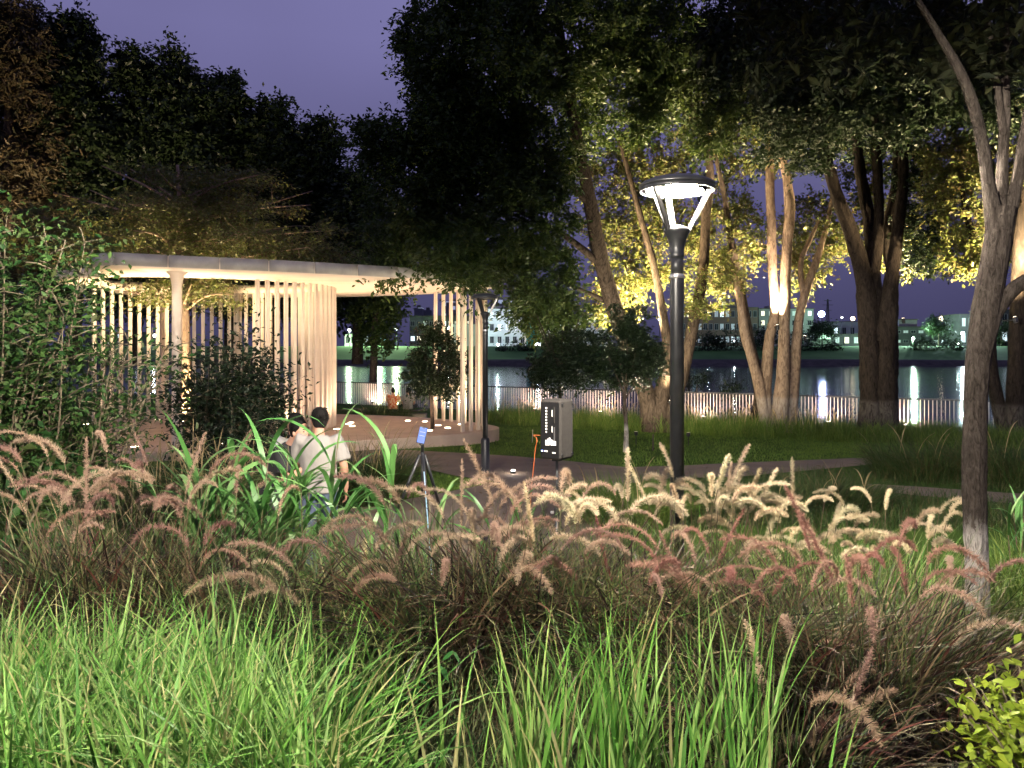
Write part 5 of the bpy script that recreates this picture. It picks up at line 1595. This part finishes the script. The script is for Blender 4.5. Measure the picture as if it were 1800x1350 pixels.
# small things on the lawn
c = G(902, 834)
r_ = empty('lawn_light', c, 'tiny bright lawn light on the path edge beside unlit lamp', 'light')
MB().lathe([(.05, .0), (.055, .01), (.055, .05), (.04, .07)], c=c, n=14).build('housing', M['black_metal'], r_)
MB().lathe([(.04, .071), (.036, .085), (.01, .092)], c=c, n=14).build('lens', M['led_far'], r_)
lamp_light('lawn_beam', 'POINT', c + Vector((0, 0, .16)), 5, (1, .85, .72), r_, .03)
c = G(936, 778)
tag(MB().box(c + Vector((0, 0, .17)), (.025, .012, .38), Euler((0, .05, 0))).build('garden_stake', M['bar_metal']), 'thin pale stake standing in the lawn left of speaker', 'stake')
c = G(1148, 792)
tag(MB().box(c + Vector((0, 0, .2)), (.03, .03, .42), Euler((.03, 0, 0))).build('garden_stake', M['dark_wood']), 'short dark stake beside the whitewashed lawn tree', 'stake')

# ------------------------------------------------------------------ far bank
M['wall_white'] = mat('wall_white', (.55, .54, .56), (.46, .45, .47), rough=.8, scale=.3)
M['wall_brown'] = mat('wall_brown', (.16, .10, .08), (.13, .085, .07), rough=.85, scale=.4)
M['wall_grey'] = mat('wall_grey', (.30, .29, .30), (.24, .23, .24), rough=.85, scale=.4)
M['wall_dark'] = mat('wall_dark', (.10, .095, .10), (.07, .07, .075), rough=.85, scale=.4)
M['net_teal'] = mat('net_teal', (.02, .20, .22), (.03, .28, .30), rough=.9, scale=.5)
M['roof_dark'] = mat('roof_dark', (.06, .055, .06), (.09, .07, .065), rough=.8, scale=.6)
M['pane_dark'] = mat('pane_dark', (.02, .022, .03), rough=.15)
M['pane_cool'] = glow('pane_cool', (.75, .92, 1.0), 1.6)
M['pane_warm'] = glow('pane_warm', (1.0, .85, .6), 1.4)
M['pane_teal'] = glow('pane_teal', (.35, .85, .95), 1.0)
M['pane_dim'] = glow('pane_dim', (.6, .62, .8), .16)
M['flood'] = glow('flood', (.7, .8, 1.0), 30)
M['flood_blue'] = glow('flood_blue', (.45, .55, 1.0), 26)
M['dot_white'] = glow('dot_white', (.9, .95, 1.0), 9)
M['dot_warm'] = glow('dot_warm', (1.0, .78, .5), 9)
FZ = 2.9
def building(label, px0, px1, py, Y, depth, wall, rows=3, cols=6, lit=.3, roof=True, wr=(.45, .5), name='apartment_block', cat='building', parapet=.5, base=None, pattern=None, extra=None):
    x0, x1 = P(px0, py, Y).x, P(px1, py, Y).x
    z1 = P(px0, py, Y).z
    z0 = FZ if base is None else base
    root = empty(name, Vector(((x0 + x1) / 2, Y, z0)), label, cat, 'buildings across the river')
    Hh = z1 - z0
    MB().box(((x0 + x1) / 2, Y + depth / 2, (z0 + z1) / 2 - .5), (x1 - x0, depth, Hh + 1)).build('wall', wall, root)
    if roof:
        rf_ = MB().box(((x0 + x1) / 2, Y + depth / 2, z1 + .12), (x1 - x0 + .6, depth + .6, .24)).build('roof', M['roof_dark'], root)
        if parapet: MB().box((x0 + (x1 - x0) * random.uniform(.2, .8), Y + depth * .5, z1 + .24 + parapet), (min(4, (x1 - x0) * .2), 3, parapet * 2)).build('stair_hut', wall, rf_)
    if rows:
        cw, ch = (x1 - x0) / cols, Hh / rows
        ww, wh = cw * wr[0], ch * wr[1]
        fr = MB()
        for sx2 in (-1, 1): fr.box((sx2 * (ww / 2 + .06), -.06, 0), (.12, .12, wh + .24), mi=0)
        for sz in (-1, 1): fr.box((0, -.06, sz * (wh / 2 + .06)), (ww, .12, .12), mi=0)
        fr.box((0, -.05, 0), (.07, .08, wh), mi=0)
        fr.box((0, -.02, 0), (ww, .035, wh), mi=1)
        me0 = fr.mesh('window')
        meshes = {}
        for r in range(rows):
            for c_ in range(cols):
                u = random.random()
                k = 'pane_dark'
                if u < lit: k = random.choice(('pane_cool', 'pane_warm', 'pane_cool', 'pane_teal'))
                elif u < lit + .3: k = 'pane_dim'
                if k not in meshes:
                    mm = me0.copy(); mm.materials.append(M['wall_grey']); mm.materials.append(M[k]); meshes[k] = mm
                o = bpy.data.objects.new('window', meshes[k])
                C.objects.link(o)
                o.location = (x0 + cw * (c_ + .5), Y, z0 + ch * (r + .52))
                put(o, root)
    return root
building('white apartment block with two warm lit windows behind unlit lamp', 858, 925, 543, 255, 14, M['wall_white'], 3, 5, .4)
building('building wrapped in teal construction netting across the river', 926, 946, 540, 262, 12, M['net_teal'], 0, 0, 0)
building('long white block with banded windows behind the small dark trees', 950, 1072, 560, 258, 14, M['wall_white'], 2, 8, .22, wr=(.62, .4), parapet=0)
building('brown three-storey block with rows of lit windows', 1196, 1332, 541, 262, 14, M['wall_brown'], 3, 14, .2, wr=(.6, .45))
building('beige taller block with red window behind the three-stem tree', 1334, 1430, 543, 266, 14, M['wall_grey'], 4, 7, .25)
building('low white shed at the water edge under pavilion roof', 606, 634, 587, 250, 12, M['wall_white'], 1, 3, .2, parapet=0)
building('dark long hall behind the slim lawn tree', 720, 830, 556, 275, 18, M['wall_dark'], 2, 10, .35, wr=(.6, .3))
building('grey low block left of the white apartments', 790, 856, 570, 262, 14, M['wall_grey'], 2, 6, .45)
building('pale flat-roofed hall right of the blue floodlight', 1462, 1520, 566, 300, 20, M['wall_grey'], 1, 4, .1, parapet=0)
building('dark low hall behind the thick tree trunk', 1430, 1530, 588, 262, 16, M['wall_dark'], 1, 6, .1, parapet=0)
building('dark wide hall right of the thick tree trunk', 1572, 1692, 575, 270, 18, M['wall_dark'], 2, 9, .06, wr=(.6, .25), parapet=0)
building('small raised roof box on the dark wide hall', 1580, 1612, 562, 276, 10, M['wall_grey'], 0, 0, 0, parapet=0)
building('dark house beside the near whitewashed trunk', 1688, 1712, 553, 250, 10, M['wall_dark'], 2, 2, .2, parapet=0)
building('dark house with one cool lit window right of near trunk', 1738, 1775, 545, 240, 10, M['wall_dark'], 2, 2, .5, parapet=0)
building('dark house on the far bank glimpsed through the shrub', 150, 290, 585, 260, 14, M['wall_dark'], 2, 8, .3, parapet=0)
# gabled sheds
gs = empty('gabled_shed', Vector((P(1445, 600, 252).x, 252, FZ)), 'small pale gabled shed on the far bank', 'shed', 'buildings across the river')
gx0, gx1, gz1, gz0 = P(1428, 0, 252).x, P(1462, 0, 252).x, P(0, 586, 252).z, P(0, 596, 252).z
MB().box(((gx0 + gx1) / 2, 255, (FZ + gz0) / 2), (gx1 - gx0 - .4, 6, gz0 - FZ)).build('wall', M['wall_dark'], gs)
MB().add([(gx0, 251.5, gz0), (gx1, 251.5, gz0), ((gx0 + gx1) / 2, 251.5, gz1), (gx0, 258.5, gz0), (gx1, 258.5, gz0), ((gx0 + gx1) / 2, 258.5, gz1)], [(0, 1, 2), (5, 4, 3), (0, 2, 5, 3), (1, 4, 5, 2), (0, 3, 4, 1)]).build('roof', M['wall_white'], gs)

# distant towers: too far to tell windows apart, so the lit windows are in the material
m, n, l, b = new_mat('tower_mat')
b.inputs['Base Color'].default_value = (.10, .10, .14, 1)
geo = n.new('ShaderNodeNewGeometry')
mp = n.new('ShaderNodeMapping'); mp.inputs['Scale'].default_value = (.22, .05, .28)
l.new(geo.outputs['Position'], mp.inputs[0])
wn = n.new('ShaderNodeTexWhiteNoise')
fl_ = n.new('ShaderNodeVectorMath'); fl_.operation = 'FLOOR'
l.new(mp.outputs[0], fl_.inputs[0]); l.new(fl_.outputs[0], wn.inputs[0])
gt = n.new('ShaderNodeMath'); gt.operation = 'GREATER_THAN'; gt.inputs[1].default_value = .80
l.new(wn.outputs[0], gt.inputs[0])
mu = n.new('ShaderNodeMath'); mu.operation = 'MULTIPLY'; mu.inputs[1].default_value = .55
l.new(gt.outputs[0], mu.inputs[0])
b.inputs['Emission Color'].default_value = (.6, .7, 1, 1)
l.new(mu.outputs[0], b.inputs['Emission Strength'])
for px0, px1, py, Y, lb in ((1252, 1266, 534, 900, 'tower left of the tower cluster above the brown block'), (1268, 1284, 528, 940, 'tallest tower of the cluster above the brown block'), (1288, 1310, 531, 920, 'wide tower at the right of the cluster above brown block'),
                            (728, 742, 541, 800, 'slim far tower seen left of the outer pavilion posts'), (744, 758, 545, 820, 'lower far tower seen left of the outer pavilion posts'), (782, 812, 530, 760, 'far tower seen between the outer pavilion posts'),
                            (862, 884, 526, 780, 'far tower above the white apartments'), (886, 905, 529, 800, 'far tower above the teal netting')):
    x0, x1, z1 = P(px0, 0, Y).x, P(px1, 0, Y).x, P(0, py, Y).z
    r_ = empty('distant_tower', Vector(((x0 + x1) / 2, Y, FZ)), lb, 'tower', 'towers on the horizon')
    MB().box(((x0 + x1) / 2, Y + 8, (FZ + z1) / 2), (x1 - x0, 16, z1 - FZ)).build('wall', m, r_)
    MB().box(((x0 + x1) / 2, Y + 8, z1 + 1.5), ((x1 - x0) * .4, 6, 3)).build('roof_block', M['wall_dark'], r_)

# pylon
YY = 330
r_ = empty('power_pylon', Vector((P(1455, 0, YY).x, YY, FZ)), 'thin dark power pylon beside the blue floodlight', 'pylon')
bx_, tz = P(1455, 0, YY).x, P(0, 526, YY).z
mb = MB()
for s1 in (-1, 1):
    for s2 in (-1, 1):
        mb.bar((bx_ + s1 * .9, YY + s2 * .9, FZ), (bx_ + s1 * .15, YY + s2 * .15, tz), .16, .16)
for k in range(9):
    t = k / 9
    q0, q1 = .9 - .75 * t, .9 - .75 * (t + 1 / 9)
    z0, z1 = FZ + (tz - FZ) * t, FZ + (tz - FZ) * (t + 1 / 9)
    mb.bar((bx_ - q0, YY - q0, z0), (bx_ + q1, YY - q1, z1), .08, .08)
    mb.bar((bx_ + q0, YY - q0, z0), (bx_ - q1, YY - q1, z1), .08, .08)
mb.build('lattice', M['wall_dark'], r_)
for k, (zz, hw) in enumerate(((tz - .6, 1.6), (tz - 2.4, 2.2), (tz - 4.6, 1.6))):
    MB().bar((bx_ - hw, YY, zz), (bx_ + hw, YY, zz), .16, .16).build('cross_arm', M['wall_dark'], r_)

# floodlights and street lights across the river
def far_light(px, py, Y, r, mtl, label, e=0, col=(1, 1, 1), base=FZ, name='bank_light'):
    c = P(px, py, Y)
    r_ = empty(name, Vector((c.x, Y, min(base, c.z - .5))), label, 'light', 'lights across the river')
    MB().tube([(c.x, Y + r, min(base, c.z - .5)), (c.x, Y + r, c.z)], .09, 8).build('pole', M['wall_dark'], r_, True)
    MB().ball(c, r, 8).build('lamp_head', mtl, r_, True)
    if e: lamp_light('far_beam', 'POINT', c + Vector((0, -r - .3, 0)), e, col, r_, .3)
far_light(1444, 552, 285, 1.15, M['flood_blue'], 'strong blue floodlight beside the pylon', 9000, (.45, .55, 1))
far_light(945, 607, 244, .75, M['flood'], 'strong white floodlight beside the teal netting', 20000, (.7, .78, 1))
far_light(1499, 560, 270, .7, M['dot_warm'], 'warm street light left of the thick tree trunk')
far_light(1655, 560, 270, .8, M['dot_warm'], 'warm street light above the dark wide hall')
far_light(1675, 560, 275, .4, M['dot_white'], 'small white street light above the dark wide hall')
far_light(1480, 558, 290, .35, M['dot_white'], 'small white street light right of the pylon')
far_light(1572, 560, 280, .4, M['dot_warm'], 'warm street light touching the thick tree trunk')
far_light(668, 596, 240, .4, M['pane_teal2'] if 'pane_teal2' in M else glow('teal_dot', (.4, 1, .9), 9), 'teal street light under the hanging tree', 26000, (.55, 1, .45))
far_light(676, 597, 242, .35, glow('teal_dot2', (.4, 1, .9), 9), 'second teal street light under the hanging tree')
far_light(697, 578, 246, .35, M['dot_white'], 'white street light on the far bank under pavilion roof', 26000, (.65, 1, .5))
far_light(614, 581, 246, .5, M['dot_white'], 'white light above the shed at the post screen edge', 9000, (.7, 1, .6))
far_light(790, 577, 246, .5, M['dot_white'], 'white light behind the slim lawn tree', 3500, (.7, .95, 1))
far_light(812, 576, 248, .5, glow('teal_dot3', (.5, .95, 1), 8), 'teal light between the outer pavilion posts', 2500, (.5, .95, 1))
far_light(875, 606, 243, .4, M['dot_white'], 'white light at the foot of the white apartments', 12000, (.8, .85, 1))
far_light(1160, 561, 200, .45, M['dot_white'], 'white light between the pale forked stems', 0)
far_light(1245, 597, 246, .35, glow('teal_dot4', (.4, .8, 1), 6), 'pale blue light at the foot of the brown block', 2500, (.6, .8, 1))
far_light(1605, 595, 240, .3, M['dot_white'], 'tiny white light on the bank right of thick trunk', 26000, (.6, 1, .7))
far_light(1692, 586, 240, .5, M['dot_white'], 'white light left of the near whitewashed trunk', 20000, (.7, .9, 1))
far_light(1683, 604, 236, .4, M['dot_white'], 'low white light on the bank near whitewashed trunk', 2500, (.6, 1, .75))
far_light(1520, 596, 244, .3, M['dot_white'], 'tiny white light on the bank left of thick trunk', 26000, (.5, 1, .6))
far_light(1290, 598, 242, .3, M['dot_white'], 'tiny white light behind the bank trees', 1500, (.7, .9, 1))
far_light(240, 579, 246, .4, M['dot_white'], 'white light glimpsed through the twiggy shrub')
far_light(272, 590, 240, .5, M['dot_white'], 'bright white light glimpsed beside the round column', 1500)

# dark trees along the far bank
BT = [(905, 622, 34, 20, 'dark bush on the bank below the teal netting'), (950, 628, 40, 22, 'dark bush on the bank below the white floodlight'), (1235, 608, 40, 22, 'dark bank tree below the brown block'),
      (1285, 604, 46, 26, 'wide dark bank tree below the brown block'), (1345, 606, 44, 28, 'dark bank tree behind the three-stem tree'), (1410, 612, 40, 26, 'dark bank tree right of the three-stem tree'),
      (1445, 580, 26, 14, 'dark round tree below the blue floodlight'), (1460, 622, 26, 20, 'dark bush on the bank left of thick trunk'), (1625, 618, 26, 24, 'dark bush on the lit bank right of thick trunk'),
      (1665, 616, 28, 26, 'dark bush on the bank nearest the whitewashed trunk'), (1650, 572, 22, 14, 'round treetop beside the warm street light'), (1760, 590, 34, 30, 'dark bank tree at the picture edge'), (1040, 622, 40, 22, 'dark bank tree behind the small lawn trees'),
      (1120, 618, 44, 24, 'dark bank tree behind the forked stems'), (770, 592, 26, 18, 'dark bank tree behind the slim lawn tree')]
for px, py, rx, ry, lb in BT:
    Y = 238 if py < 600 else 222
    gzf = 2.9 if py < 600 else 1.6
    c = P(px, py, Y)
    r_ = empty('bank_tree', Vector((c.x, Y, gzf)), lb, 'tree', 'trees on the far bank')
    MB().tube([(c.x, Y, gzf - 1), (c.x, Y, c.z)], [.3, .12], 6).build('trunk', M['bark'], r_)
    pts = ell_points(46, c, (rx / F * Y, 3, ry / F * Y))
    pts = np.repeat(pts, 34, 0) + rng.normal(size=(46 * 34, 3)) * .8
    v, f = leaves(pts, .75 * U(.6, 1.3, len(pts)))
    np_mesh('crown', v, f, M['leaf_dark'], r_)
# shrubs on the slope beyond the railing
for px, py, Y, lb in ((1225, 672, 33, 'dark shrub beyond the railing right of the lamp pole'), (1285, 690, 31, 'small dark shrub beyond the railing left of three-stem tree')):
    c = P(px, py, Y)
    r_ = empty('slope_shrub', Vector((c.x, Y, g(c.x, Y))), lb, 'shrub', 'shrubs beyond the railing')
    MB().tube([(c.x, Y, g(c.x, Y)), c], [.05, .02], 6).build('stem', M['twig'], r_)
    pts = ell_points(14, c, (.6, .5, .4))
    pts = np.repeat(pts, 40, 0) + rng.normal(size=(560, 3)) * .14
    v, f = leaves(pts, .12 * U(.6, 1.3, len(pts)))
    np_mesh('crown', v, f, M['leaf_dark'], r_)

# fallen leaves on the paving
N = 420
pts = []
while len(pts) < N:
    px, py = random.uniform(640, 1580), random.uniform(800, 960)
    q = G(px, py)
    up_ = np.interp(px, [520, 690, 800, 900, 1000, 1100, 1200, 1300, 1450, 1590], [783, 791, 797, 803, 812, 823, 820, 815, 809, 803])
    lo_ = 840 if px > 1110 else 960
    if up_ < py < lo_: pts.append((q.x, q.y, q.z + .034))
pts = np.array(pts)
a = U(0, 6.28, N); L = U(.03, .06, N)[:, None]
d = np.column_stack([np.cos(a), np.sin(a), U(-.25, .25, N)]); e = np.column_stack([-np.sin(a), np.cos(a), U(-.3, .3, N)])
v = np.stack([pts - d * L, pts + e * L * .45, pts + d * L, pts - e * L * .45], 1).reshape(-1, 3)
tag(np_mesh('fallen_leaves', v, np.arange(N * 4).reshape(-1, 4), leaf_mat('leaf_litter', [(.12, .07, .03), (.2, .13, .05), (.08, .05, .03)], .1)), 'scattered dry leaves lying on the paved path', 'leaves', None, 'stuff')
